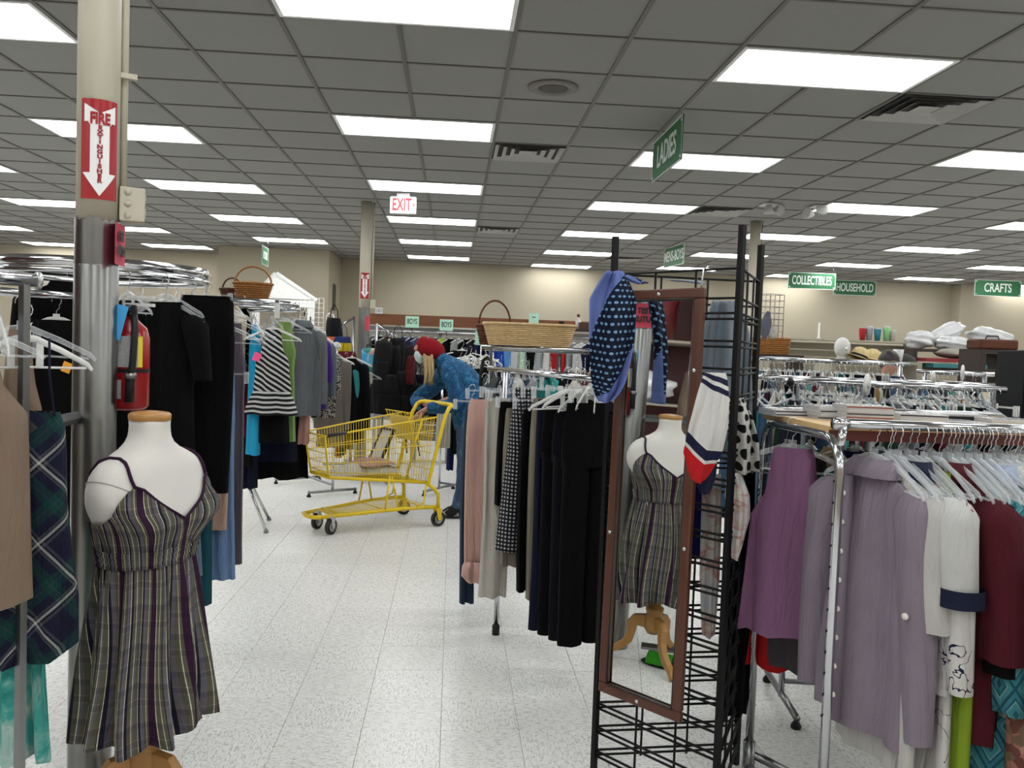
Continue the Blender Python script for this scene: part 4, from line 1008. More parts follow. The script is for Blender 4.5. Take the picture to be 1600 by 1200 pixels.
# ================================================================ the woman
PD = 7.42
DEP = V((sin(YAW), cos(YAW), 0))
def W(px, py, dz=0.): return P(px, py, PD+dz)
pc = GP(712, 806)
pt = thing('person', 'woman in red knit hat, face mask and blue jacket leaning on the yellow cart', 'person', (pc.x, pc.y, 0))
B0 = V((pc.x, pc.y, 0))
def skinbody():
    vs, es, rs = [], [], []
    def v(p, r_, par=None):
        vs.append(p-B0); rs.append(r_ if isinstance(r_, tuple) else (r_, r_))
        if par is not None: es.append((par, len(vs)-1))
        return len(vs)-1
    pel = v(W(731, 652), (.08, .1)); ab = v(W(729, 628), (.085, .1), pel); ch = v(W(720, 600), (.085, .1), ab); ut = v(W(706, 578), (.05, .08), ch)
    nk = v(W(688, 566), .05, ut); hb = v(W(679, 556), .06, nk); hm = v(W(669, 547), (.085, .075), hb); hf = v(W(661, 541), (.075, .065), hm); tp = v(W(663, 532), (.05, .05), hf)
    v(W(646.5, 546), (.012, .012), hf)                       # nose
    v(W(655, 561), (.03, .035), hm)                          # chin
    for s_, sh, el, wr, pa, in ((-1, (706, 580, -.14), (712, 621, -.2), (671, 637, -.14), (658, 643, -.13)), (1, (698, 579, .15), (655, 621, .22), (664, 631, .04), (672, 634, -.02))):
        a = v(W(*sh), .045, ut); b = v(W(*el), .042, a); c = v(W(*wr), (.026, .03), b); d_ = v(W(*pa), (.016, .036), c)
        if s_ < 0: tips = [((650, 649, -.17), (643, 655, -.18)), ((649, 650, -.145), (641, 657, -.15)), ((650, 651, -.12), (642, 658, -.12)), ((652, 651, -.1), (646, 657, -.1)), ((658, 650, -.19), (653, 656, -.2))]
        else: tips = [((680, 637, -.06), (685, 641, -.08)), ((681, 638, -.04), (686, 643, -.05)), ((680, 639, -.01), (685, 644, -.01)), ((678, 639, .02), (682, 644, .02)), ((672, 639, -.07), (675, 643, -.09))]
        for k1_, k2_ in tips: e = v(W(*k1_), .009, d_); v(W(*k2_), .008, e)
    for s_, hp, kn_, an, to in ((-1, (736, 668, -.09), (728, 730, -.1), (722, 783, -.09), (703, 799, -.1)), (1, (734, 668, .1), (735, 732, .12), (736, 782, .14), (718, 796, .13))):
        a = v(W(*hp), .07, pel); b = v(W(*kn_), .058, a); c = v(W(*an), .04, b); v(W(*to), (.032, .038), c)
    me = bpy.data.meshes.new('body'); me.from_pydata([tuple(p) for p in vs], es, []); ob_ = bpy.data.objects.new('tmp', me); C.objects.link(ob_)
    sk = ob_.modifiers.new('s', 'SKIN'); sk.use_smooth_shade = True
    for i, sv in enumerate(me.skin_vertices[0].data): sv.radius = rs[i]; sv.use_root = (i == 0)
    ss = ob_.modifiers.new('u', 'SUBSURF'); ss.levels = ss.render_levels = 2
    m2 = bpy.data.meshes.new_from_object(ob_.evaluated_get(bpy.context.evaluated_depsgraph_get())); bpy.data.objects.remove(ob_)
    for p in m2.polygons: p.use_smooth = True
    return m2
SKIN = mat('skin', '#a87863', .55, var=.06)
bd = skinbody(); bd.name = 'body'; bd.materials.clear(); link('body', bd, SKIN, pt)
def limb(m, pts, ra, rb, n=16, ax=DEP, cap=True):
    vs = []; k_ = len(pts); uv = []
    L_ = 0
    for i, p in enumerate(pts):
        t_ = (pts[min(i+1, k_-1)]-pts[max(i-1, 0)]).normalized(); a_ = (ax-t_*ax.dot(t_)).normalized(); b_ = t_.cross(a_)
        if i: L_ += (pts[i]-pts[i-1]).length
        for k in range(n):
            an = 2*pi*k/n; vs.append(p-B0+b_*cos(an)*ra[i]+a_*sin(an)*rb[i]); uv.append((an*.1, L_))
    fs = [(i*n+k, i*n+(k+1) % n, (i+1)*n+(k+1) % n, (i+1)*n+k) for i in range(k_-1) for k in range(n)]
    if cap: fs += [tuple(range(n-1, -1, -1)), tuple((k_-1)*n+k for k in range(n))]
    return m.add(vs, fs, uv)
def curve(ps, n=5):                       # Catmull-Rom through points
    out = []; q = [ps[0]]+ps+[ps[-1]]
    for i in range(1, len(q)-2):
        for k in range(n):
            t_ = k/n; a, b, c, d_ = q[i-1], q[i], q[i+1], q[i+2]
            out.append(.5*((2*b)+(c-a)*t_+(2*a-5*b+4*c-d_)*t_*t_+(3*b-a-3*c+d_)*t_**3))
    return out+[ps[-1]]
def lerp(l, n): return [l[min(int(k*(len(l)-1)/(n-1)), len(l)-2)]+(l[min(int(k*(len(l)-1)/(n-1)), len(l)-2)+1]-l[min(int(k*(len(l)-1)/(n-1)), len(l)-2)])*(k*(len(l)-1)/(n-1)-min(int(k*(len(l)-1)/(n-1)), len(l)-2)) for k in range(n)]
def jk(n):
    f_ = n.noise(n.obj(), 22, 5, .65, .8); c = n.ramp(f_, [(.3, lin('#0a2f4d')), (.5, lin('#124b74')), (.68, lin('#3f7698'))], False); n.bump(n.noise(n.obj(), 30, 4, .6, .6), .6, .02); return c
def pobj(name, fn, rough=.8):
    if name in _mc: return _mc[name]
    n = NT(name); n.fin(fn(n), rough, 0, .3); _mc[name] = n.m; return n.m
JK = pobj('worn_blue_velvet', jk)
tc = curve([W(690, 560), W(703, 572), W(717, 587), W(728, 605), W(731, 628), W(730, 650), W(730, 672)]); n_ = len(tc)
jkt = part('jacket', limb(MB(), tc, lerp([.05, .095, .135, .16, .155, .14, .105], n_), lerp([.06, .15, .19, .195, .2, .2, .18], n_), 28, cap=False), JK, pt)
for s_, ps in ((-1, [(703, 572, -.11), (705, 584, -.17), (711, 606, -.2), (713, 624, -.21), (704, 633, -.2), (688, 636, -.17), (670, 638, -.145)]), (1, [(697, 575, .1), (690, 590, .16), (672, 608, .21), (657, 620, .22), (652, 627, .19), (658, 631, .1), (664, 632, .04)])):
    ac = curve([W(*p) for p in ps]); k_ = len(ac); rr = lerp([.075, .088, .075, .07, .064, .058, .048], k_)
    rr = [r_*(1+.05*sin(i*2.1)) for i, r_ in enumerate(rr)]
    part('sleeve', limb(MB(), ac, rr, rr, 18, cap=False), JK, jkt)
part('collar', limb(MB(), [W(686, 558), W(690, 562), W(695, 568)], [.062, .07, .085], [.07, .08, .1], 20, cap=False), JK, jkt)
DEN = pobj('faded_denim', lambda n: n.ramp(n.noise(n.obj(), 12, 4), [(.3, lin('#22384f')), (.6, lin('#3a5670')), (.75, lin('#52708a'))], False))
for s_, ps in ((-1, [(735, 655, -.08), (732, 690, -.1), (729, 730, -.1), (725, 765, -.1), (719, 793, -.09)]), (1, [(735, 655, .08), (737, 692, .11), (737, 730, .12), (737, 765, .13), (737, 786, .14)])):
    lc = curve([W(*p) for p in ps]); k_ = len(lc); rr = [r_*(1+.03*sin(i*1.9)) for i, r_ in enumerate(lerp([.125, .105, .085, .075, .078], k_))]
    part('trouser_leg', limb(MB(), lc, rr, rr, 20, cap=False), DEN, pt)
SHOE = pobj('black_printed_canvas', lambda n: n.ramp(n.noise(n.obj(), 26, 2), [(0, (.01, .01, .01)), (.55, (.012, .012, .013)), (.6, (.55, .55, .55)), (.66, (.02, .02, .02))]))
for s_, ps in ((-1, [(721, 784, -.09), (719, 794, -.09), (712, 799, -.1), (700, 801, -.105), (692, 802.5, -.11)]), (1, [(737, 782, .14), (736, 791, .14), (729, 795, .13), (718, 797, .12), (711, 798, .12)])):
    sc_ = [W(*p) for p in ps]
    sh_ = part('shoe', limb(MB(), sc_, [.056, .066, .062, .05, .03], [.052, .056, .054, .05, .035], 16), SHOE, pt)
    a, b = sc_[1], sc_[-1]; a = V((a.x, a.y, 0)); b = V((b.x, b.y, 0)); dd = (b-a).normalized()
    part('sole', limb(MB(), [a-dd*.06+V((0, 0, .012)), a+V((0, 0, .012)), (a+b)/2+V((0, 0, .012)), b+V((0, 0, .012)), b+dd*.025+V((0, 0, .012))], [.012]*5, [.035, .045, .048, .045, .02], 12), black_pl, sh_)
# hat, hair, mask, eye
KN = pobj('red_knit', lambda n: n.mix(n.ma('MULTIPLY', n.noise(n.mapv(n.obj(), (1, 1, 3)), 60, 3), 1.0), lin('#4a0306'), lin('#96091a')), .95)
hat = [W(648, 545), W(650, 539), W(656, 534), W(664, 531), W(676, 537), W(686, 545), W(692, 552), W(694, 557)]
hc_ = curve([W(651, 536), W(657, 537), W(666, 543), W(677, 548), W(687, 553), W(693.5, 557)]); k_ = len(hc_)
part('knit_hat', limb(MB(), hc_, lerp([.012, .072, .098, .098, .075, .02], k_), lerp([.03, .08, .1, .1, .075, .02], k_), 24), KN, pt)
HAIR = pobj('blond_hair', lambda n: n.mix(n.noise(n.mapv(n.obj(), (90, 90, 5)), 1, 3), lin('#6f5a38'), lin('#c9b182')), .5)
hm_ = MB()
for k in range(26):
    random.seed(k+90); dz = -.10+.10*random.random(); x0 = 661+15*random.random()
    ps = curve([W(x0, 552, dz+.02), W(x0+1.5, 568, dz), W(x0+1+3*random.random(), 584, dz-.01), W(x0-2+6*random.random(), 594+10*random.random(), dz-.01)], 3); limb(hm_, ps, lerp([.014, .013, .011, .002], len(ps)), lerp([.012, .012, .01, .002], len(ps)), 6)
part('hair', hm_, HAIR, pt); random.seed(11)
MK = mat('pale_blue_mask', '#a9bdbd', .8, var=.08)
mk = [W(651, 549), W(650, 553), W(651, 560), W(655, 566), W(658, 569)]
part('face_mask', limb(MB(), [W(655, 549), W(655, 554), W(657, 560), W(660, 566)], [.035, .047, .047, .03], [.06, .066, .064, .05], 18), MK, pt)
part('mask_pleat', limb(MB(), [W(648, 556, -.02), W(652, 558, -.05), W(662, 557, -.075)], [.003]*3, [.003]*3, 6), MK, pt)
part('eye', MB().ball(W(653, 544.5, -.062)-B0, .008, 10, 6), mat('eye_dark', (.02, .015, .012), .2), pt)
# ================================================================ trouser rack in the middle
zm = ZY(755, 576, 4.45); ra_, rb_ = PZ(787, 4.36, zm), PZ(936, 3.45, zm)
straight_rack('chrome rack of trousers and skirts left of the mirror', ra_, rb_, zm, over=.2, base=False, ends=(1, 0))
G5 = 'trousers and skirts on the middle rack'
PNK = fab('#dcb1a6', 'pink_satin', .5)
def ruched(t):
    part('ruched_cuff', MB().loft([(-.86, 0, -.01, .08, .05, .004), (-.89, 0, -.01, .10, .06, .016), (-.94, .0, -.01, .105, .06, .02), (-.975, 0, -.01, .07, .045, .012)], 26, 8, .4), PNK, t)
ging = patt('black_white_gingham', lambda n: (lambda u, v: n.mix(n.ma('MULTIPLY', n.ma('GREATER_THAN', fr(n, u), .5), n.ma('GREATER_THAN', fr(n, v), .5)), (.008, .008, .014), (.55, .55, .55)))(*n.uv(1/.019, 1/.019)))
mid = [('panel', 737, 4.66, 640, 945, .09, fab('#27394f'), 'trousers', 'blue jeans at the left end of the middle rack behind pink trousers', {}),
 ('panel', 757, 4.5, 624, 900, .19, PNK, 'trousers', 'pale pink satin trousers with ruched cuff on the middle rack', dict(extra=ruched, fo=.01)),
 ('panel', 780, 4.27, 622, 962, .145, fab('#cfcabf'), 'trousers', 'long white trousers beside the pink trousers', dict(fo=.012)),
 ('panel', 788, 4.42, 626, 700, .06, fab('#c48d78'), 'skirt', 'short peach skirt squeezed behind the white trousers', {}),
 ('panel', 794, 4.22, 628, 803, .1, BLK, 'trousers', 'cropped black trousers left of the gingham dress', {}),
 ('panel', 806, 4.19, 638, 886, .11, fab('#8f8879'), 'skirt', 'beige skirt behind the gingham dress', {}),
 ('flare', 818, 4.15, 606, 862, .19, ging, 'dress', 'black and white gingham dress with pink tag', dict(extra=lambda t: tagcard(t, V((.055, -.045, -.09)), 'pink', s=.035), fo=.01)),
 ('panel', 833, 4.08, 640, 950, .12, BLK, 'trousers', 'black trousers just right of the gingham dress', {}),
 ('panel', 846, 4.02, 622, 940, .09, fab('#8d8573'), 'trousers', 'khaki trousers on the middle rack', {}),
 ('panel', 863, 3.92, 624, 988, .15, NVY, 'trousers', 'navy trousers with green tag right of the khaki trousers', dict(extra=lambda t: tagcard(t, V((.05, -.04, -.06)), 'green', s=.02))),
 ('trousers', 886, 3.8, 622, 992, .22, BLK, 'trousers', 'wide black trousers on the middle rack under a clip hanger', {}),
 ('trousers', 906, 3.68, 624, 1000, .23, fab((.006, .006, .010), 'blue_black_cloth'), 'trousers', 'blue-black trousers near the mirror', {}),
 ('trousers', 924, 3.57, 630, 1010, .24, BLK, 'trousers', 'black flared trousers right beside the mirror frame', {}),
 ('panel', 912, 3.9, 640, 1004, .25, BLK, 'skirt', 'long black skirt deep in the middle rack', {})]
for (kd, px, Z, yt, yb, wd, m, nm, lb, kw) in mid:
    hg(kd, px, Z, yt, yb, wd, m, nm, lb, nm, .45, group=G5, hk='clip', hz=.048, **kw)
p = P(900, 607, 3.62)
for k in range(5): hanger(p+V((.03*k-.02, .02*k, .012*(k % 2)-.01)), CAMR+.45+.25*k, 'white', 'white plastic hanger in the tangle above the black trousers', 'tangled hangers on the middle rack')

# ================================================================ wicker baskets
def wick(name, c0, c1): return pobj(name, lambda n: n.mix(n.noise(n.obj(), 40, 3), lin(c0), lin(c1)), .6)
def basket(label, c, rz, a0, b0, a1, b1, h, m, rows=11, stakes=26, e=.6, handle=0, hm=None):
    t = thing('wicker_basket', label, 'basket', c, rz)
    def ring(q, off=0., n=96, ph=0.):
        a = a0+(a1-a0)*q; b = b0+(b1-b0)*q; out = []
        for k in range(n):
            th = 2*pi*k/n; x = (a+off)*math.copysign(abs(cos(th))**e, cos(th)); y = (b+off)*math.copysign(abs(sin(th))**e, sin(th))
            w_ = .004*sin(stakes*th/1.0+ph); r_ = math.hypot(x, y); out.append(V((x*(1+w_/r_), y*(1+w_/r_), h*q)))
        return out
    for k in range(rows): part('weave', MB().tube(ring((k+.5)/rows, 0, 96, pi*(k % 2)), h/rows*.55, 6, True), m, t)
    st = MB()
    for k in range(stakes):
        th = 2*pi*(k+.5)/stakes
        def pt(q):
            a = a0+(a1-a0)*q; b = b0+(b1-b0)*q; return V((a*math.copysign(abs(cos(th))**e, cos(th)), b*math.copysign(abs(sin(th))**e, sin(th)), h*q))
        st.tube([pt(0), pt(1)], .004, 5)
    part('stakes', st, m, t)['kind'] = 'stuff'
    part('rim', MB().tube(ring(1.0, .003, 96), .009, 8, True), m, t)
    part('base', MB().box((-a0*.9, -b0*.9, 0), (a0*.9, b0*.9, .008)), m, t, False)
    if handle:
        part('handle', MB().tube([(a1*cos(pi*k/16)*.97, 0, h+handle*sin(pi*k/16)) for k in range(17)], .007, 8), hm or m, t)
    return t
WK1 = wick('straw_wicker', '#a3855a', '#d3b98a'); WK2 = wick('brown_wicker', '#7a4a22', '#a8743c'); WK3 = wick('dark_wicker', '#3a1d12', '#6b3a22')
z2 = ZY(830, 541, 5.5); bp = PZ(826, 5.5, z2)
basket('long pale straw basket on top of the rack behind the trousers', bp, CAMR+.02, .255, .14, .295, .17, ZY(830, 508, 5.5)-z2, WK1, 11, 44, .5)
p = PZ(772, 5.75, z2); basket('dark brown basket with tall hoop handle behind the pale straw basket', p, CAMR+.4, .09, .07, .12, .09, .13, WK3, 7, 20, 1, .17, WK3)
zt2 = ZY(378, 474, 6.6)+.024; p = PZ(395, 6.5, zt2); basket('round brown wicker basket with hoop handle on the second round rack', p, CAMR+.2, .10, .09, .14, .12, .125, WK2, 8, 24, 1, .13, WK2)
p = PZ(362, 6.75, zt2); basket('small dark wicker basket beside the round brown basket', p, CAMR-.3, .06, .06, .09, .08, .09, WK3, 6, 18, 1, .09, WK3)
board = MB().lathe([(.0, 0), (.4, 0), (.4, .003), (0, .003)], 40); o = part('glass_shelf', MB().lathe([(.41, 0), (.41, .004)], 40), mat('smoked_board', (.03, .03, .03), .3), None); o.location = (r2c.x, r2c.y, zt2-.004); tag(o, 'round dark top shelf of the second round rack under baskets', 'shelf')

# ================================================================ rack behind the trousers, under the straw basket
zq = ZY(770, 545, 5.6); a = PZ(764, 5.62, zq); b = PZ(1010, 5.3, zq)
t, a_, d_, L_ = straight_rack('chrome double rack under the straw basket', a, b, zq, foot=.6)
for s_ in (-.13, .13): part('shelf_tube', MB().tube([(0, s_, z2-.014), (L_, s_, z2-.014)], .013, 10), chrome, t)
part('end_loop', MB().tube([(-.01, -.11, .05), (-.01, -.11, zq-.16), (-.01, -.08, zq-.08), (-.01, 0, zq-.06), (-.01, .08, zq-.08), (-.01, .11, zq-.16), (-.01, .11, .05)], .012, 10), black_metal, t)
cols = [('grey', '#4d4f52'), ('charcoal', '#26282b'), ('washed denim', '#5c7188'), ('white', '#c9c9c6'), ('slate blue', '#39475c'), ('silver grey', '#8d9298'), ('deep teal', '#176a6a'), ('turquoise', '#2f9d95'), ('black', '#060607'), ('midnight', '#0c1022'), ('ivory', '#cfc9b8'), ('maroon', '#5b1226'), ('tan', '#9a7748'), ('ink black', '#08080a'), ('plum', '#3a1a34'), ('steel blue', '#3d5a7a'), ('cream', '#d5cdb7'), ('forest green', '#1f3d2a')]
for k, (cn, ch) in enumerate(cols):
    q = a+(b-a)*((k+.6)/(len(cols)+.5)); hw = .2
    garment('top', V((q.x, q.y, zq-.13)), math.atan2(d_.y, d_.x)+pi/2+random.uniform(-.15, .15)+.35, hw, .62+.1*random.random(), fab(ch), 'shirt', cn+' shirt, %s from the left under the straw basket' % ORD[k+1], 'shirt', 'shirts under the straw basket', sl=.25 if k % 2 else .5, hk='white' if k % 3 else 'frost')
# clothes around the woman
hg('top', 722, 8.6, 548, 660, .62, fab((.005, .005, .006), 'black_shell'), 'jacket', 'black track jacket with white piping hanging behind the woman', 'jacket', .25, sl=.5, hk='white', extra=lambda t: [part('piping', MB().tube([(s_*.10, -.04, -.02), (s_*.2, -.045, -.045), (s_*.27, -.03, -.12)], .006, 6), white_pl, t) for s_ in (-1, 1)])
knit = patt('cream_cable_knit', lambda n: stripes(n, R(0), .03, [(0, '#b9b3a2'), (.5, '#d2ccba')]))
hg('panel', 694, 8.3, 625, 700, .15, knit, 'sweater', 'cream cable-knit sweater hanging between the cart and the woman', 'sweater', .2, hang=False, fo=.006)
hg('panel', 706, 8.4, 640, 735, .07, fab('#1b1f52'), 'trousers', 'royal navy trousers hanging behind the woman', 'trousers', .2, hang=False)
hg('panel', 712, 8.2, 640, 715, .08, BLK, 'skirt', 'black skirt hanging behind the legs of the woman', 'skirt', .2, hang=False)
hg('panel', 700, 8.6, 640, 700, .1, fab('#b9b0a0'), 'skirt', 'stone skirt hanging behind the cart handle', 'skirt', .2, hang=False)
z5 = ZY(700, 560, 8.4); straight_rack('low chrome rack standing behind the woman', PZ(690, 8.5, z5), PZ(775, 8.2, z5), z5)
p = P(735, 562, 8.1)
for k in range(6): hanger(p+V((.05*k-.1, 0, .02*(k % 3))), CAMR+.5*k, 'white', 'white plastic hanger in the pile behind the woman', 'pile of white hangers behind the woman')
# ================================================================ chrome double rack on the right
RZ = 2.36; zR = ZY(1310, 662, RZ)
n0, n1 = PZ(1297, RZ, .7), PZ(1183, 2.92, .7)
t = thing('garment_rack', 'chrome rack of blouses filling the right foreground with looped end frame', 'clothes rack', (n0.x, n0.y, 0))
o_ = V((n0.x, n0.y, 0)); fd = V((n1.x-n0.x, n1.y-n0.y, 0)); fl_ = fd.length; fu = fd.normalized()
lp = [V((0, 0, .03)), V((0, 0, zR-.13))]+[fu*(.09*(1-cos(a)))+V((0, 0, zR-.13+.09*sin(a))) for a in (.4, .8, 1.2, 1.57)]+[fu*(fl_-.09*(1-cos(a)))+V((0, 0, zR-.13+.09*sin(a))) for a in (1.57, 1.2, .8, .4)]+[fd+V((0, 0, zR-.13)), fd+V((0, 0, .03))]
part('end_loop', MB().tube(lp, .0135, 14), chrome, t)
pg = MB()
for k in range(12):
    for q in (V((0, 0, 0)), fd): pg.tube([q+V((-.0125, 0, .5+.06*k)), q+V((-.0155, 0, .5+.06*k))], .004, 8)
part('pin_hole', pg, black_pl, t)
r0 = PZ(1308, RZ, zR); r1_ = PZ(1760, 2.42, zR); ru = (r1_-r0).normalized()
part('front_rail', MB().tube([r0-o_, r1_-o_], .0135, 16), chrome, t)
part('rail_collar', MB().tube([r0-o_-ru*.012, r0-o_+ru*.03], .016, 16), chrome, t)
part('rail_arm', MB().tube([r0-o_+ru*.02, V((0, 0, zR-.06))], .012, 10), chrome, t)
b0_ = r0+fd; b1_ = r1_+fd
part('back_rail', MB().tube([b0_-o_, b1_-o_], .0135, 12), chrome, t)
part('base_rail', MB().tube([V((0, 0, .1))+fd*.2, V((0, 0, .1))+fd*.2+ru*1.25], .016, 10), darksteel, t)
part('base_rail', MB().tube([V((0, 0, .1))+fd*.8, V((0, 0, .1))+fd*.8+ru*1.25], .016, 10), darksteel, t)
part('socket', MB().tube([fd+V((0, 0, .0)), fd+V((0, 0, .16))], .021, 12), darksteel, t); part('socket', MB().tube([V((0, 0, .0)), V((0, 0, .16))], .021, 12), darksteel, t)
part('base_cross', MB().tube([V((0, 0, .07)), fd+V((0, 0, .07))], .018, 8), darksteel, t)
part('brace', MB().tube([fd+V((0, 0, .12)), fd+ru*.2+V((0, 0, .02))], .016, 8), darksteel, t)
G6 = 'blouses on the right foreground rack'; zG = zR-.118
def rg(kind, px, wd, L, m, nm, lb, hk='clear', ang=-1.38, **k):
    q = PZ(px, RZ+.02, zR); q.z = zG
    garment(kind, q, CAMR+ang+random.uniform(-.06, .06), wd/2, L, m, nm, lb, nm, group=G6, hk=hk, hz=.03, **k)
LIL = fab('#8f8390', 'lilac_grey_cotton')
def pock(t):
    bt = mat('white_button', (.75, .73, .68))
    part('button', MB().tube([(.205, -.055, -.36), (.205, -.062, -.36)], .009, 12), bt, t)
rg('top', 1368, .37, .74, LIL, 'shirt', 'lilac-grey button shirt with white buttons, leftmost on the right rack', ang=-1.2, sl=.60, collar=LIL, buttons=8, extra=pock, ra=.1, rb=.06, th=.04, fo=.012)
rg('top', 1394, .40, .82, fab('#c9c7c2'), 'blouse', 'long plain white blouse beside the lilac-grey shirt', fo=.014, sl=.3)
rg('tank', 1406, .36, .6, fab((.006, .006, .006), 'black_lace'), 'top', 'black lace top between white blouse and navy-collared tee')
NV2 = fab('#1a1f3a')
rg('top', 1420, .44, .56, fab('#d2d2d0'), 't_shirt', 'white tee with navy collar and navy cuffs', sl=.22, cuff=NV2, collar=NV2, ra=.1, rb=.09, out=.02)
def pais(n):
    f_ = n.noise(n.uvv(), 9, 2, .5, 1.5); g_ = n.noise(n.uvv(), 4, 1)
    ln_ = n.ma('LESS_THAN', n.ma('ABSOLUTE', n.ma('SUBTRACT', f_, .52)), .012)
    ln_ = n.ma('MULTIPLY', ln_, n.ma('GREATER_THAN', g_, .47)); c = n.mix(n.ma('GREATER_THAN', n.noise(n.uvv(), 6, 1), .53), lin('#1d2140'), lin('#7a2530'))
    return n.mix(ln_, lin('#d5d3cf'), c)
rg('top', 1431, .42, .84, patt('red_blue_paisley', pais), 'blouse', 'white blouse with red and blue paisley swirls', sl=.45, fo=.012)
rg('tank', 1458, .40, .86, fab('#8aa52a'), 'top', 'lime green sleeveless top with dark trim', fo=.012)
rg('top', 1480, .44, .7, fab('#4f0f1c'), 'shirt', 'maroon shirt with elbow sleeves on the right rack', sl=.36, ra=.11, rb=.095, out=.03, collar=fab('#4f0f1c'))
rg('top', 1494, .42, .66, BLK, 'shirt', 'black shirt right of the maroon shirt', sl=.4)
def teal(n):
    u, v = n.uv(1/.085, 1/.13); d_ = n.ma('ADD', n.ma('ABSOLUTE', n.ma('SUBTRACT', fr(n, u), .5)), n.ma('ABSOLUTE', n.ma('SUBTRACT', fr(n, v), .5)))
    c = n.ramp(fr(n, n.ma('MULTIPLY', d_, 2.2)), [(0, lin('#12203a')), (.2, lin('#4f9aa0')), (.5, lin('#8fc0bd')), (.62, lin('#16324a')), (.75, lin('#3d8a94'))])
    return n.mix(n.noise(n.uvv(), 30, 3), c, lin('#2f6f7c'))
rg('top', 1509, .42, .92, patt('teal_ikat', teal), 'tunic', 'long teal and navy diamond-patterned tunic on the right rack', sl=.5, fo=.014)
rg('top', 1524, .42, .62, patt('cream_boucle', lambda n: n.mix(n.noise(n.uvv(), 120, 2), lin('#a8a296'), lin('#d8d3c8'))), 'sweater', 'cream nubby knit sweater on the right rack', sl=.5)
rg('top', 1540, .42, .6, patt('maroon_dots', lambda n: dots(n, .02, .16, '#4a0e1c', '#cfc3c0')), 'blouse', 'maroon blouse with white dots on the right rack', sl=.4)
rg('top', 1553, .44, .66, fab('#a9b4cc'), 'shirt', 'light blue collared shirt on the right rack', sl=.5, collar=fab('#a9b4cc'))
rg('top', 1567, .44, .6, fab('#d0cec8'), 'shirt', 'white collared shirt past the light blue shirt', sl=.4, collar=fab('#d0cec8'))
rg('top', 1580, .44, .7, fab('#3a1c40'), 'blouse', 'dark plum blouse at the right edge of the right rack', sl=.4)
rg('top', 1596, .44, .7, CHR, 'shirt', 'charcoal shirt cut by the right picture edge', sl=.4)
flor = patt('peach_floral', lambda n: n.mix(n.ma('MULTIPLY', n.noise(n.uvv(), 30, 3), .7), n.ramp(n.n('ShaderNodeTexVoronoi', {'Vector': n.uvv(), 'Scale': 45}).outputs[1], [(0, lin('#7d4a42')), (.3, lin('#c98878')), (.55, lin('#8f7a62')), (.75, lin('#d8a594'))]), lin('#5a3b33')))
hg('top', 1712, 2.0, 880, 1330, .40, flor, 'blouse', 'peach floral blouse cut by the right edge near the bottom', 'blouse', -1.2, group=G6, hang=False, sl=.3, fo=.016)
for k, px in enumerate((1390, 1406, 1446, 1470, 1488, 1502, 1517, 1532, 1547, 1574, 1588)):
    q = PZ(px, RZ, zR); hanger(q+V((0, 0, -.09)), CAMR-pi/2+random.uniform(-.12, .12), 'clear', 'clear plastic hanger packed along the right front rail', 'clear hangers packed on the right front rail')
# garments seen through the end loop
PUR = fab('#8d6285', 'purple_jersey')
hg('tank', 1238, 2.66, 700, 1022, .27, PUR, 'tank_top', 'purple sleeveless top hanging inside the chrome end loop', 'top', -.45, group=G6, fo=.014, k1=6, hk='clear')
hg('tank', 1268, 2.80, 712, 1082, .22, fab('#4b464b'), 'dress', 'charcoal grey dress hanging behind the purple top', 'dress', -.6, group=G6, fo=.01)
hg('skirt', 1222, 2.90, 880, 1046, .20, fab('#c01414'), 'skirt', 'bright red skirt showing under the purple top', 'skirt', -.3, group=G6, hang=False, fo=.014)
hg('tank', 1335, 2.86, 705, 800, .26, fab('#1b2160'), 'top', 'royal blue top behind the lilac-grey shirt collar', 'top', -.7, group=G6)
hg('panel', 1166, 3.0, 640, 1124, .10, BLK, 'trousers', 'long black trousers hanging between the mirror stand and right rack', 'trousers', .3, hang=False, fo=.006)
for k in range(14):      # back rail, mostly hidden
    q = b0_+ru*(.09+.085*k); cn, ch = cols[(k*5+2) % len(cols)]
    garment('top', V((q.x, q.y, zR-.13)), CAMR-pi/2+random.uniform(-.1, .1), .2, .6, fab(ch), 'shirt', cn+' shirt, %s along the back rail of the right rack' % ORD[k+1], 'shirt', 'shirts on the back rail of the right rack', sl=.3, hk='frost')
# plank across the top, with compact disc cases
zP = zR-.034
pl = thing('shelf_board', 'pine board with red front edge lying across the right rack', 'board', (n0.x, n0.y, zP))
e0_ = fd*.12+ru*.0; 
def quadbox(a, b, c, d_, h):
    m = MB(); vs = [V(q) for q in (a, b, c, d_)]; vs += [q+V((0, 0, h)) for q in vs]; return m.add(vs, [(3, 2, 1, 0), (4, 5, 6, 7), (0, 1, 5, 4), (1, 2, 6, 5), (2, 3, 7, 6), (3, 0, 4, 7)])
A_ = fd*.14+ru*.0; B_ = A_+ru*1.3; Cc = B_+fd*.9; Dd = A_+fd*.9
part('board', quadbox(A_, B_, Cc, Dd, .022), wood_board, pl, False)
part('front_edge', quadbox(A_-fu*.004+V((0, 0, -.018)), B_-fu*.004+V((0, 0, -.018)), B_+V((0, 0, -.018)), A_+V((0, 0, -.018)), .03), mat('red_brown_edge', '#5a2018', .5), pl, False)
cdm = mat('clear_cd_case', (.55, .56, .58), .12, 0, .7, var=.2); cdd = mat('cd_insert', (.05, .05, .06), .3); cdr = mat('cd_insert_red', '#8a4a38', .5)
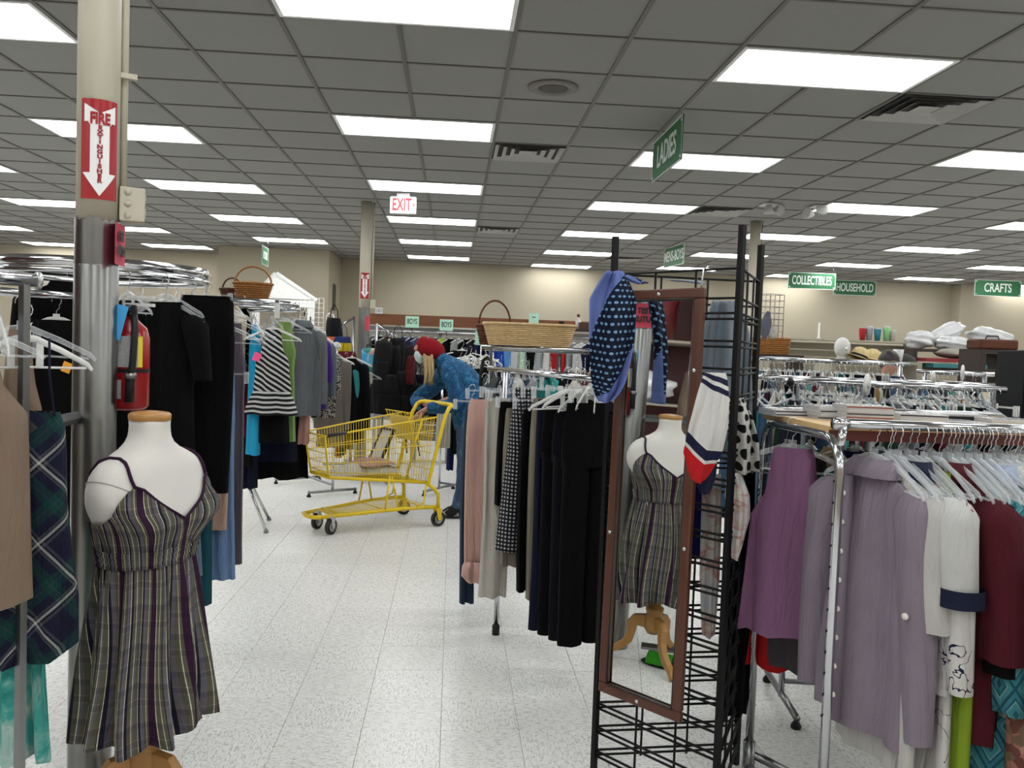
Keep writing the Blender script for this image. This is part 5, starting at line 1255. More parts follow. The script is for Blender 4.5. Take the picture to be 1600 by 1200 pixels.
def cd(px, Z, n, rz, lb, ins):
    q = PZ(px, Z, zP+.022)
    for k in range(n):
        t = thing('cd_case', lb+', '+('alone on the board' if n == 1 else 'lowest of its stack' if k == 0 else 'topmost of its stack' if k == n-1 else ORD[k+1]+' from the bottom'), 'cd case', q+V((0, 0, .0105*k)), rz+random.uniform(-.08, .08), 'disc cases on the board')
        part('case', MB().box((-.071, -.0625, 0), (.071, .0625, .010)), cdm, t, False); part('insert', MB().box((-.0705, -.0628, .003), (.0705, -.06, .0075)), ins[k % len(ins)], t, False)
cd(1300, 2.72, 4, CAMR+.1, 'clear disc case in the left stack', [cdd, cdm]); cd(1346, 2.64, 5, CAMR+.05, 'clear disc case in the tall middle pile', [cdm, cdr, cdd]); cd(1432, 2.66, 3, CAMR-.05, 'disc case in the right stack', [cdd, cdm]); cd(1490, 2.7, 1, CAMR+.1, 'disc case with red-brown insert', [cdr]); cd(1230, 2.80, 2, CAMR+.15, 'dark disc case near the left board end', [cdd])
cd(1570, 2.72, 2, CAMR-.1, 'disc case at the right picture edge', [cdm])

# ================================================================ scarves and blouses on the wire tower
def cloth(name, label, cat, pts, wd, m, fold=.02, k1=4, tip=.25, ph=0., thick=.003, parent=None):
    """cloth draped along a world-space spine pts with half widths wd"""
    c = V(pts[0]) if parent is None else parent.location.copy(); t = thing(name, label, cat, c) if parent is None else parent; n = len(pts); ac = curve([V(p)-c for p in pts], 6); ww = lerp(wd, len(ac)); k_ = len(ac)
    right = V((cos(YAW), -sin(YAW), 0))
    def f_(u, v):
        i = min(int(round(v*(k_-1))), k_-1); x = (u-.5)*2; p = ac[i]+right*(x*ww[i])-DEP*(fold*sin(k1*x+ph+2*v)+.4*fold*sin(2.3*k1*x+3*v)); p.z += tip*ww[i]*(abs(x)-.5)*v
        return p, (x*ww[i], (i/k_)*sum((ac[j+1]-ac[j]).length for j in range(k_-1)))
    o = part('cloth' if parent is None else name, MB().sheet(f_, 30, k_-1), m, t); s_ = o.modifiers.new('s', 'SOLIDIFY'); s_.thickness = thick; return t
def bluesc(n):
    u, v = n.uv(); bd_ = n.ma('GREATER_THAN', n.ma('ABSOLUTE', n.ma('SUBTRACT', fr(n, n.ma('ADD', n.ma('MULTIPLY', u, 4.2), n.ma('MULTIPLY', v, 2.4))), .5)), .33)
    return n.mix(bd_, dots(n, .017, .3, '#0a1730', '#7fa6cf', 1.5), lin('#6f80c0'))
SCB = cloth('scarf', 'blue scarf with pale spots and periwinkle border on the tower post', 'scarf', [P(962, 424, 2.80), P(958, 470, 2.76), P(955, 540, 2.74), P(950, 600, 2.74), P(945, 628, 2.74)], [.03, .08, .075, .055, .02], patt('blue_spotted_scarf', bluesc), .02, 5)
cloth('scarf_end', '', '', [P(968, 430, 2.86), P(985, 436, 2.85), P(1003, 443, 2.84)], [.03, .03, .025], patt('blue_spotted_scarf', bluesc), .008, 4, parent=SCB)
flag = patt('white_navy_red_scarf', lambda n: (lambda d_: n.ramp(d_, [(0, lin('#c01a1f')), (.2, lin('#d8d6d2')), (.235, lin('#191c3c')), (.33, lin('#d8d6d2')), (.80, lin('#191c3c')), (.85, lin('#d8d6d2')), (.89, lin('#191c3c')), (.95, lin('#d8d6d2'))]))(n.ma('SUBTRACT', 1.0, n.ma('ADD', n.ma('MULTIPLY', n.uv()[1], 3.3), n.ma('MULTIPLY', n.uv()[0], -1.6)))))
SCF = cloth('scarf', 'white scarf with navy and red bands draped over the mirror frame', 'scarf', [P(1117, 583, 2.48), P(1114, 620, 2.44), P(1107, 670, 2.42), P(1098, 715, 2.42), P(1092, 752, 2.42)], [.03, .045, .055, .055, .02], flag, .012, 3, .6)
cloth('scarf_tip', '', '', [P(1104, 720, 2.46), P(1102, 750, 2.46), P(1101, 772, 2.46)], [.03, .028, .012], NV2, .008, 3, parent=SCF)
dotm = patt('black_dots_on_white', lambda n: dots(n, .032, .3, '#d2d0cb', '#08080a', .8))
cloth('blouse', 'white blouse with black polka dots hung on the tower side', 'blouse', [P(1150, 622, 2.72), P(1156, 650, 2.70), P(1160, 690, 2.70), P(1162, 738, 2.70)], [.03, .042, .05, .045], dotm, .02, 5)
flo2 = patt('pale_floral_scarf', lambda n: n.ramp(n.noise(n.uvv(), 14, 3, .55, .8), [(.3, lin('#cfd6dc')), (.5, lin('#e3ddd6')), (.58, lin('#c98f88')), (.62, lin('#dfe0e0')), (.7, lin('#8fa6bd'))], False))
cloth('scarf', 'pale floral scarf with pink edge hanging low on the tower side', 'scarf', [P(1146, 738, 2.70), P(1152, 775, 2.68), P(1155, 810, 2.68), P(1152, 845, 2.68), P(1150, 874, 2.68)], [.022, .04, .036, .025, .008], flo2, .012, 4)
cloth('scarf', 'pale blue and white floral cloth hanging inside the tower', 'scarf', [P(1112, 740, 2.86), P(1112, 800, 2.86), P(1110, 900, 2.86), P(1108, 995, 2.86)], [.03, .035, .035, .02], flo2, .012, 4)
silv = fab('#8e9aa6', 'silver_blue_satin', .35)
cloth('dress', 'silver-blue satin dress hanging inside the wire tower', 'dress', [P(1134, 470, 2.95), P(1134, 520, 2.95), P(1134, 600, 2.95), P(1132, 705, 2.95)], [.05, .085, .09, .09], silv, .018, 5)
cloth('skirt', 'royal blue skirt hanging low inside the wire tower', 'skirt', [P(1092, 720, 2.95), P(1092, 800, 2.95), P(1092, 870, 2.95)], [.03, .035, .035], fab('#1a1c6a'), .01, 4)
cloth('bag', 'folded pale blue plastic bag lying along the tower top rail', 'bag', [P(1050, 438, 2.84), P(1080, 440, 2.80), P(1098, 443, 2.76)], [.02, .02, .015], fab('#a9b4c8'), .006, 4)
# ================================================================ racks of hangers at the right, behind the board
def fill_rail(label, pxa, Za, pxb, Zb, z, n, desc, seed, clothes=True, ends=(1, 1), every=2):
    random.seed(seed); a, b = PZ(pxa, Za, z), PZ(pxb, Zb, z)
    straight_rack(label, a, b, z, ends=ends, foot=.5); d = b-a; rz = math.atan2(d.y, d.x)+pi/2
    for k in range(n):
        q = a+d*((k+.5+random.uniform(-.3, .3))/n); kd = random.choice(('frost', 'frost', 'white', 'clip'))
        o = link('hanger', FH[kd], None, None, loc=(q.x, q.y, z-.072), rz=rz+random.uniform(-.6, .6)); o.scale = (1, 1, .8); tag(o, 'plastic hanger crowded on the '+desc, 'hanger', 'hangers on the '+desc)
        if clothes and k % every == 0:
            cn, ch = cols[(k*7+seed*3) % len(cols)]
            g_ = part('garment', body_mb('top', .2, .58+.1*random.random(), .03, .012), fab(ch), None); g_.location = (q.x, q.y, z-.078); g_.rotation_euler = (0, 0, o.rotation_euler.z)
            g_.name = 'shirt'; tag(g_, '%s shirt, %s along the %s' % (cn, ORD[k//every+1], desc), 'shirt', 'shirts on the '+desc)
def disc(px, py, Z, lb, r_=.045):
    p = P(px, py, Z); t = thing('size_disc', lb, 'size marker', p, CAMR+.9)
    part('disc', MB().tube([(0, -.003, 0), (0, .003, 0)], r_, 24), white_pl, t); part('hub', MB().tube([(0, -.005, 0), (0, .005, 0)], r_*.4, 14), mat('disc_hub_grey', (.5, .5, .5)), t)
fill_rail('chrome rail with dark ball end behind the disc cases', 1238, 3.6, 1560, 3.55, ZY(1380, 601, 3.6), 40, 'rail with dark ball end', 3, every=2)
p = P(1234, 597, 3.6); o = part('ball_end', MB().ball((0, 0, 0), .02, 14, 9), black_pl); o.location = p; tag(o, 'dark ball finial at the end of the second right rail', 'finial')
fill_rail('chrome rail crowded with hangers, next behind the ball-ended rail', 1160, 4.35, 1345, 4.3, ZY(1260, 592, 4.3), 26, 'short rail behind the polka-dot blouse', 5, every=1)
fill_rail('chrome rail below the white mannequin head', 1165, 5.4, 1412, 5.2, ZY(1290, 564, 5.3), 30, 'long rail below the mannequin head', 8, every=1)
fill_rail('chrome rail beside the black cabinet', 1440, 5.3, 1545, 5.2, ZY(1490, 583, 5.2), 14, 'rail left of the black cabinet', 11, every=1)
fill_rail('low chrome rail in front of the black cabinet', 1400, 4.5, 1560, 4.4, ZY(1480, 600, 4.4), 16, 'low rail before the black cabinet', 13, True, (1, 1), 3)
disc(1355, 601, 3.5, 'white size disc in the middle of the ball-ended rail'); disc(1458, 592, 4.35, 'white size disc on the low rail before the cabinet', .04); disc(1504, 583, 5.1, 'white size disc on the rail left of the cabinet', .05)
# black flat case and other board things
p = PZ(1470, 2.84, zP+.022)
t = thing('flat_case', 'black flat case with silver lid on the back of the board', 'case', p, CAMR)
bevel(part('case', MB().box((-.125, -.06, 0), (.125, .06, .018)), black_pl, t, False), .003); part('lid', MB().box((-.06, -.055, .018), (.125, .055, .024)), mat('silver_lid', (.5, .5, .5), .3, .5), t, False)
# black steel cabinet
K0, K1 = PZ(1568, 3.75, 0), PZ(1527, 4.12, 0); kt = ZY(1568, 546, 3.75); sd_ = (K1-K0); sd_.z = 0; fr_ = V((sd_.y, -sd_.x, 0)).normalized(); KZ = math.atan2(fr_.y, fr_.x)
t = thing('cabinet', 'black steel two-door cabinet at the right edge', 'cabinet', K0, KZ); dp = sd_.length
CB = mat('black_cabinet_steel', (.006, .0065, .008), .6, 0, .1)
bevel(part('body', MB().box((0, 0, .05), (.75, dp, kt)), CB, t, False), .006)
for x0, hx in ((.005, .345), (.378, .405)):
    d_ = bevel(part('door', MB().box((x0, -.016, .09), (x0+.367, 0, kt-.03)), CB, t, False), .003); part('handle', MB().box((hx-.006, -.03, kt*.76), (hx+.006, -.016, kt*.76+.09)), black_pl, d_, False)
part('plinth', MB().box((.02, .02, 0), (.73, dp, .05)), black_pl, t, False)
# ================================================================ display shelves behind
def shelf_unit(name, label, pxa, pxb, Z, zt, depth, m, levels, legs=True, back=None):
    a, b = PZ(pxa, Z, 0), PZ(pxb, Z, 0); d = b-a; rz = math.atan2(d.y, d.x); L = d.length; t = thing(name, label, 'shelf unit', a, rz)
    for z in levels: part('shelf', MB().box((0, 0, z-.025), (L, depth, z)), m, t, False)
    for x in (0, L-.04): part('side_panel', MB().box((x, 0, 0), (x+.04, depth, zt-.025)), m, t, False)
    if back:
        z = .25
        while z < zt-.05: part('slat', MB().box((.04, depth-.03, z), (L-.04, depth-.012, min(z+.095, zt-.03))), back, t, False); z += .105
    return t, a, rz, L
bei = mat('beige_laminate', '#9d9786', .6, var=.05); slat = mat('slatwall_beige', '#88826f', .6, var=.06); dkw = mat('dark_brown_laminate', '#2a1a14', .5)
zl = ZY(1300, 530, 12); shelf_unit('display_shelf', 'long cream ledge shelf with slatted back under COLLECTIBLES sign', 1190, 1425, 12, zl, .4, bei, (zl, zl-.5, .3), True, slat)
cupm = {'red': '#b01c22', 'smoke grey': '#9aa0a6', 'teal': '#2f7f95', 'pale green': '#8fc98a', 'clear': '#b5b2a8'}
for (px, cn, h_) in ((1347, 'red', .16), (1357.5, 'smoke grey', .19), (1370.5, 'teal', .17), (1384.5, 'pale green', .2), (1394, 'clear', .15)):
    q = PZ(px, 12.15, zl); t = thing('cup', cn+' tumbler standing on the cream ledge shelf', 'cup', q, 0, 'tumblers on the ledge')
    part('body', MB().lathe([(.036, 0), (.05, h_*.85), (.052, h_), (.048, h_), (.034, .01)], 18), mat('cup_'+cn, cupm[cn], .3), t); part('lid', MB().lathe([(.053, h_), (.053, h_+.012), (.02, h_+.018)], 18), mat('cup_lid_'+cn, cupm[cn] if cn == 'red' else '#c8ccd0', .3), t)
q = PZ(1279, 12.1, zl); o = part('candle', MB().lathe([(.03, 0), (.03, .015), (.012, .02), (.012, .22), (.002, .235)], 14), white_pl); o.location = q; tag(o, 'white taper candle on the cream ledge shelf', 'candle')
z7 = ZY(1350, 563, 7.0); shelf_unit('display_shelf', 'shelf below the white mannequin head and straw hats', 1285, 1425, 7.0, z7, .4, bei, (z7, .9, .3))
q = PZ(1315, 7.12, z7); t = thing('mannequin_head', 'white foam mannequin head left of the straw hats', 'mannequin head', q, 0)
part('head', MB().ball((0, 0, .1), .075, 20, 14, (.85, 1, 1.15)), white_pl, t); part('neck', MB().lathe([(.05, 0), (.035, .03), (.04, .06)], 16), white_pl, t); part('nose', MB().ball((.0, -.075, .09), .015, 8, 6), white_pl, t)
straw = wick('pale_straw', '#b39a66', '#e0cd9c')
def hat(px, Z, z, lb, m, r_=.11, band=None, tilt=0.):
    q = PZ(px, Z, z); t = thing('hat', lb, 'hat', q, 0)
    mt = M.Rotation(tilt, 4, 'Y')
    part('brim', MB().lathe([(r_*.5, .012), (r_, .0), (r_+.002, .004), (r_*.5, .017)], 28, caps=False), m, t, mtx=mt)
    part('crown', MB().lathe([(r_*.56, .012), (r_*.54, .05), (r_*.45, .085), (r_*.2, .1), (0.001, .102)], 28, caps=False), m, t, mtx=mt)
    if band: part('band', MB().lathe([(r_*.57, .014), (r_*.56, .036)], 28, caps=False), band, t, mtx=mt)
hat(1341, 7.1, z7+.01, 'straw hat with black band beside the mannequin head', straw, .125, black_pl, .35); hat(1362, 7.25, z7, 'plain pale straw hat right of the banded hat', straw, .12, None, .2)
BM = mat('black_mesh', (.015, .016, .014), .7); hat(1408, 7.2, z7-.03, 'large black wide-brimmed hat behind the shopper', BM, .2, None, .25)
q = PZ(1403, 6.95, z7); o = part('white_cup', MB().lathe([(.03, 0), (.042, .1), (.04, .1), (.028, .01)], 18), white_pl); o.location = q; tag(o, 'white cup in front of the black hat', 'cup')
# the shopper whose hair shows above the rail
def standing(px, Z, top, label, shirt, pants, hairm):
    c = PZ(px, Z, 0); t = thing('person', label, 'person', c, CAMR); s_ = top/1.72
    vs = []; es = []; rs = []
    def v(p, r_, par=None):
        vs.append(tuple(x*s_ for x in p)); rs.append(r_*s_)
        if par is not None: es.append((par, len(vs)-1))
        return len(vs)-1
    pe = v((0, 0, .95), .13); ch = v((0, 0, 1.25), .14, pe); ut = v((0, 0, 1.4), .1, ch); nk = v((0, -.01, 1.48), .055, ut); hd_ = v((0, -.02, 1.58), .08, nk); v((0, -.02, 1.65), .07, hd_); v((0, -.11, 1.58), .014, hd_)
    for k in (-1, 1):
        a = v((k*.18, 0, 1.38), .06, ut); b = v((k*.23, .0, 1.1), .045, a); c_ = v((k*.2, -.15, .92), .03, b); d_ = v((k*.18, -.22, .9), .028, c_)
        for f_ in range(5): e = v((k*(.15+.02*f_), -.27, .89), .009, d_); v((k*(.15+.02*f_), -.3, .87), .008, e)
        h = v((k*.1, 0, .88), .1, pe); kn_ = v((k*.11, -.01, .48), .065, h); an = v((k*.11, .02, .08), .045, kn_); v((k*.12, -.14, .04), .04, an)
    me = bpy.data.meshes.new('body'); me.from_pydata(vs, es, []); ob_ = bpy.data.objects.new('tmp', me); C.objects.link(ob_); ob_.modifiers.new('s', 'SKIN').use_smooth_shade = True
    for i, sv in enumerate(me.skin_vertices[0].data): sv.radius = (rs[i], rs[i]); sv.use_root = (i == 0)
    u_ = ob_.modifiers.new('u', 'SUBSURF'); u_.levels = u_.render_levels = 2
    m2 = bpy.data.meshes.new_from_object(ob_.evaluated_get(bpy.context.evaluated_depsgraph_get())); bpy.data.objects.remove(ob_); m2.materials.clear(); link('body', m2, SKIN, t)
    part('shirt', MB().loft([(s_*z, 0, 0, s_*a, s_*b, .004) for z, a, b in ((1.47, .07, .07), (1.43, .14, .1), (1.38, .21, .13), (1.25, .2, .15), (1.05, .19, .15), (.86, .2, .16))], 24, 4), shirt, t)
    for k in (-1, 1): part('trouser_leg', MB().loft([(s_*z, k*.1*s_, 0, a*s_, a*s_, .003) for z, a in ((.95, .12), (.7, .105), (.48, .088), (.2, .08), (.06, .08))], 18, 3), pants, t)
    part('hair', MB().ball((0, .005*s_, 1.625*s_), .09*s_, 18, 12, (.9, 1.04, 1.0)), hairm, t)
standing(1372, 6.45, ZY(1382, 545, 6.45), 'shopper with dark hair, only head showing above the right rails', fab('#2c3440'), NVY, mat('dark_hair', (.018, .012, .01), .5))
# bags and bedding on the dark shelf
z8 = ZY(1470, 546, 8.0); shelf_unit('storage_shelf', 'dark brown shelf unit stacked with plastic bags and bedding', 1412, 1560, 8.0, z8, .45, dkw, (z8, z8-.17, z8-.45, .5))
def blob(px, py, Z, sx, sy, sz, rz, tilt, m, name, lb, cat, seed, amp=.16):
    random.seed(seed); ph = [random.uniform(0, 6) for _ in range(6)]; b = MB().ball((0, 0, 0), 1, 26, 16); out = []
    for (x, y, z) in b.v:
        d = 1+amp*(sin(4*x+ph[0])*sin(5*y+ph[1])+.6*sin(9*z+ph[2]+3*x)+.4*sin(11*y+ph[3]+4*z)); out.append((x*sx*d, y*sy*d, z*sz*d))
    b.v = out; b.uv = {i: (p[0]+p[1], p[2]) for i, p in enumerate(out)}
    o = part(name, b, m, None, mtx=M.Translation(P(px, py, Z)) @ M.Rotation(rz, 4, 'Z') @ M.Rotation(tilt, 4, 'Y')); return tag(o, lb, cat)
bagm = mat('white_poly_bag', (.64, .65, .66), .25, 0, .6, var=.2)
blob(1437, 531, 8.1, .14, .13, .085, 0, 0, bagm, 'plastic_bag', 'round clear plastic bag at the left of the bag pile', 'bag', 1)
blob(1474, 523, 8.2, .21, .12, .075, 0, -.5, bagm, 'plastic_bag', 'long white rolled plastic bag sloping up in the pile', 'bag', 2)
blob(1492, 537, 8.05, .17, .12, .07, 0, 0, bagm, 'plastic_bag', 'white plastic bag with teal contents in the pile', 'bag', 3)
blob(1545, 526, 8.3, .2, .14, .09, 0, .1, bagm, 'plastic_bag', 'white plastic bag behind the brown case', 'bag', 4)
blob(1492, 552, 7.95, .19, .15, .05, 0, 0, patt('grey_marbled', lambda n: n.ramp(n.noise(n.uvv(), 12, 4), [(.35, lin('#5e5a55')), (.6, lin('#b3aca3'))], False)), 'cushion', 'grey marbled cushion under the plastic bags', 'cushion', 5, .04)
for px, py, Z, w_, h_, ch, lb in ((1478, 563, 7.9, .5, .035, '#7d1a22', 'red flat box on the dark shelf below the cushion'), (1490, 572, 7.9, .5, .04, '#2c6a70', 'teal flat box below the red box on the dark shelf')):
    q = P(px, py, Z); t = thing('flat_box', lb, 'box', q, CAMR); bevel(part('box', MB().box((-w_/2, -.12, -h_/2), (w_/2, .12, h_/2)), mat('box_'+ch, ch, .6), t, False), .005)
q = P(1550, 538, 6.2); t = thing('case', 'brown woven case with handle above the black cabinet', 'case', q, CAMR)
bevel(part('body', MB().box((-.14, -.1, -.04), (.14, .1, .035)), WK3, t, False), .015); part('handle', MB().tube([(-.05, -.0, .035), (-.04, 0, .06), (.04, 0, .06), (.05, 0, .035)], .005, 8), black_pl, t)
shelf_unit('storage_shelf', 'dark stand carrying the brown woven case behind the cabinet', 1512, 1600, 6.15, q.z-.04, .3, dkw, (q.z-.04, .8))
# wicker hamper, wire cage
z9 = ZY(1205, 554, 9.0); shelf_unit('display_shelf', 'narrow shelf carrying the woven hamper behind the wire tower', 1160, 1245, 8.9, z9, .45, dkw, (z9, 1.0, .5))
q = PZ(1203, 9.05, z9); basket('brown plaited hamper behind the wire tower', q, CAMR, .165, .12, .18, .13, .17, WK2, 8, 20, .35)
zc = z9+.18
t = thing('wire_cage', 'tall pink-grey wire grid cage above the brown hamper', 'wire rack', PZ(1201, 9.1, zc), CAMR+.5); m = MB(); s_ = .1; H_ = .46
for k in range(8):
    z = H_*k/7; m.tube([(-s_, -s_, z), (s_, -s_, z), (s_, s_, z), (-s_, s_, z)], .0035, 5, True)
for k in range(4):
    x = -s_+2*s_*k/3
    for a, b in (((x, -s_), 0), ((x, s_), 0), ((-s_, x), 0), ((s_, x), 0)): m.tube([(a[0], a[1], 0), (a[0], a[1], H_)], .0035, 5)
part('grid', m, mat('pinkish_wire', '#8d7f7c', .4), t)
blob(1186, 510, 8.95, .045, .04, .11, 0, 0, fab('#a8d414'), 'folded_cloth', 'neon green cloth standing in the brown hamper', 'cloth', 6, .06)
blob(1197, 508, 8.9, .05, .04, .14, 0, .1, fab('#6c6d80'), 'folded_cloth', 'grey jacket bundled in the brown hamper', 'cloth', 7, .1)
blob(1208, 520, 8.9, .045, .04, .07, 0, .2, fab('#cbc6ba'), 'folded_cloth', 'cream bag with tan handle in the brown hamper', 'bag', 8, .08)
# ================================================================ boys' wall rack under the oak beam
zb = ZY(670, 502, 13); a, b = PZ(570, 13, 0), PZ(945, 13.2, 0); d = b-a; rz = math.atan2(d.y, d.x); L = d.length
t = thing('wall_rack', 'long clothes rack under an oak beam behind the woman', 'clothes rack', a, rz)
part('beam', MB().box((0, -.03, zb-.08), (L, .03, zb+.085)), wood_beam, t, False)
part('rail', MB().tube([(0, -.25, zb-.17), (L, -.25, zb-.17)], .012, 8), chrome, t); part('upper_rail', MB().tube([(0, -.2, zb-.11), (L, -.2, zb-.11)], .009, 8), darksteel, t)
k = 0.2
while k < L: part('bracket', MB().tube([(k, 0, zb-.08), (k, -.25, zb-.17)], .01, 6), black_metal, t); part('post', MB().box((k-.02, .03, 0), (k+.02, .07, zb)), darksteel, t, False); k += .9
z = .3
while z < zb-.1: part('slat', MB().box((0, .035, z), (L, .05, z+.11)), mat('grey_slat', '#7f7d78', .6), t, False); z += .12
bc = [('grey', '#6a6c70'), ('black', '#08080a'), ('brown', '#4a3526'), ('pale mint', '#a8c8bc'), ('blue', '#274a8c'), ('navy', '#141c44'), ('denim', '#35507c'), ('dark blue', '#10183a'), ('black', '#060608'), ('lime green', '#a4c63a'), ('black', '#0a0a0c'), ('ash', '#9a9c98'), ('black', '#070709'), ('charcoal', '#1c1e22'), ('navy', '#121a3c'), ('black', '#08080a'), ('royal blue', '#1f55b0'), ('cobalt', '#1a3fa0'), ('sky blue', '#5a94cc'), ('white', '#c8ccca'), ('pale green', '#b4d0b8'), ('black', '#0a0a0a'), ('silver', '#a0a4a8'), ('white', '#d2d2ce'), ('red', '#a3151b'), ('scarlet', '#c02026'), ('grey', '#80868c'), ('white', '#c4c4c0'), ('navy', '#141a36'), ('tan', '#94794e')]
for k, (cn, ch) in enumerate(bc):
    q = a+d.normalized()*(L*(.03+.94*k/len(bc)))+V((-sin(rz)*-.25, cos(rz)*-.25, 0)); q.z = zb-.26
    g_ = part('child_top', body_mb('top', .15, .42+.12*random.random(), .03, .012), fab(ch), None); g_.location = q; g_.rotation_euler = (0, 0, rz+.5+random.uniform(-.3, .3)); tag(g_, "%s child's top, %s from the left under the oak beam" % (cn, ORD[k+1]), 'top', "children's tops under the oak beam")
    h = link('hanger', FH['white'], None, None, loc=q+V((0, 0, .004)), rz=g_.rotation_euler.z); h.scale = (.8, .8, .8); tag(h, "small white hanger under the oak beam", 'hanger', 'small hangers under the oak beam')
for px, py, lb in ((644, 503, 'mint BOYS card, left of the two under the oak beam'), (697.5, 508, 'mint BOYS card, right of the two under the oak beam')):
    p = P(px, py, 12.6); t = thing('card_sign', lb, 'sign', p, CAMR); part('card', MB().box((-.1, -.003, -.085), (.1, .003, .085)), mint, t, False)
    part('clip', MB().tube([(0, 0, -.085), (0, .0, -.13), (0, .2, -.16)], .006, 6), black_pl, t); lettering('BOYS', .11, ink, t, M.Translation((0, -.0045, .005)) @ FACE, .56, .0015)
p = P(752, 528, 9.5); t = thing('card_sign', 'mint card with small print among white hangers behind the woman', 'sign', p, CAMR); part('card', MB().box((-.07, -.003, -.08), (.07, .003, .08)), mint, t, False); part('stand', MB().tube([(0, .006, .05), (0, .006, -p.z+.012)], .006, 6), wire, t); part('foot', MB().lathe([(.09, 0), (.09, .008), (.01, .014)], 20, (0, .006, -p.z)), black_pl, t); lettering('BOYS', .05, ink, t, M.Translation((.02, -.0045, -.04)) @ FACE, .7, .002)
p = P(834, 499, 12.9); t = thing('card_sign', 'plain mint card standing on the beam above the straw basket', 'sign', p, CAMR); part('card', MB().box((-.075, -.003, -.1), (.075, .003, .09)), mint, t, False); lettering('MENS', .03, ink, t, M.Translation((0, -.0045, .03)) @ FACE, .7, .001)
p = P(877, 508, 9.5); t = thing('small_box', 'small black box above the right end of the straw basket', 'box', p, CAMR); part('box', MB().box((-.03, -.03, -.04), (.03, .03, .04)), black_pl, t, False)
z_ = p.z-.04; shelf_unit('display_shelf', 'narrow shelf behind the straw basket with small boxes', 865, 960, 9.45, z_, .35, dkw, (z_, .9))
for px, w_, h_, ch, lb in ((903, .05, .1, '#d8d8d4', 'white bottle with red cap on the shelf beside the blue scarf'), (912, .07, .06, '#6a3a22', 'brown wooden box on the shelf beside the blue scarf')):
    q = PZ(px, 9.55, z_); t = thing('bottle' if 'bottle' in lb else 'wooden_box', lb, 'bottle' if 'bottle' in lb else 'box', q, CAMR)
    if 'bottle' in lb: part('body', MB().lathe([(.03, 0), (.03, .09), (.012, .12), (.012, .14)], 14), white_pl, t); part('cap', MB().lathe([(.016, .14), (.016, .17)], 14), mat('maroon_cap', '#5a1020'), t)
    else: bevel(part('box', MB().box((-.06, -.05, 0), (.06, .05, .08)), wood_dark, t, False), .004)
# ================================================================ bag racks by the far column
def bag(px, py, Z, w_, h_, m, lb, seed, strap=True, d=.07, name='bag'):
    random.seed(seed); p = P(px, py, Z); t = thing(name, lb, 'bag', p, CAMR+random.uniform(-.3, .3))
    rows = [(-h_*q, .01*sin(3*q+seed), 0, w_/2*(.72+.28*sin(pi*min(1, q*.75+.12))), d*(.45+.55*sin(pi*min(1, q*.8+.1))), .008) for q in (0, .08, .2, .4, .6, .8, .93, 1)]
    part('body', MB().loft(rows, 22, 4, seed, True, True), m, t)
    part('pocket', MB().loft([(-h_*q, 0, -d*.85, w_*.3, .02, .003) for q in (.5, .56, .75, .9, .93)], 16, 3, seed, True, True), m, t)
    if strap: part('strap', MB().tube([(-w_*.25, 0, -.02), (-w_*.2, 0, .09), (0, 0, .15), (w_*.2, 0, .09), (w_*.25, 0, -.02)], .009, 6, flat=.4), m, t)
    return t
def arm_rack(lb, px0, px1, Z, y0, y1):
    a, b = P(px0, y0, Z), P(px1, y1, Z+.4); hi = a if a.z > b.z else b; base = V((hi.x, hi.y, 0)); t = thing('waterfall_rack', lb, 'clothes rack', base)
    part('sloped_arm', MB().tube([a-base, b-base], .013, 8), chrome, t); part('upright', MB().tube([V((0, 0, .03)), V((0, 0, hi.z+.02))], .016, 10), darksteel, t)
    part('base_bar', MB().tube([V((-.3, -.1, .04)), V((.3, .1, .04))], .018, 8), darksteel, t); part('base_bar', MB().tube([V((-.1, .3, .04)), V((.1, -.3, .04))], .018, 8), darksteel, t)
arm_rack('sloping chrome bag arm left of the far column', 508, 553, 9.6, 521, 497); arm_rack('sloping chrome bag arm right of the far column', 589, 632, 9.4, 508, 534); arm_rack('lower chrome bag arm hung with black bags', 600, 655, 9.0, 560, 585)
bk1 = fab((.007, .007, .008), 'black_nylon', .6); bk2 = fab((.010, .010, .012), 'charcoal_nylon', .6)
for k, (px, py, w_, h_, m, lb) in enumerate(((598, 533, .2, .42, bk2, 'charcoal bag with straps just right of the far column'), (611, 540, .22, .5, bk1, 'black shoulder bag under the sloping arm'), (622, 528, .2, .4, bk1, 'black tote near the top of the bag rack'), (636, 540, .24, .45, bk2, 'charcoal backpack left of the woman'), (604, 585, .3, .42, bk1, 'large black backpack low on the bag rack'), (628, 580, .34, .5, bk1, 'largest black duffel bag in the middle of the bag rack'), (648, 585, .26, .42, fab('#0d1128'), 'dark navy garment bag beside the woman'), (590, 600, .2, .32, bk2, 'grey-black bag low beside the far column'), (643, 556, .09, .3, fab('#5a1418'), 'narrow dark red bag beside the grey slats'), (657, 600, .2, .35, bk1, 'black bag nearest the woman'))): bag(px, py, 8.9+.12*(k % 4), w_, h_, m, lb, k+20)
totem = patt('blue_yellow_tote', lambda n: n.ramp(n.ma('MULTIPLY', n.uv()[1], -4.0), [(0, lin('#20356a')), (.28, lin('#c9b414'))]))
bag(536, 526, 9.4, .2, .2, totem, 'yellow and blue tote bag left of the far column', 41, True, .05); bag(543, 549, 9.2, .22, .16, fab('#5a0f14'), 'dark red bag below the yellow tote', 42)
bag(522, 497, 9.5, .2, .42, bk1, 'black hooded bag with orange patch far left of the far column', 43, True).children[1].data.materials.clear()
bpy.data.objects[[o.name for o in C.objects if o.get('label', '').startswith('black hooded bag')][0]].children[1].data.materials.append(mat('orange_patch', '#b8562a', .7))
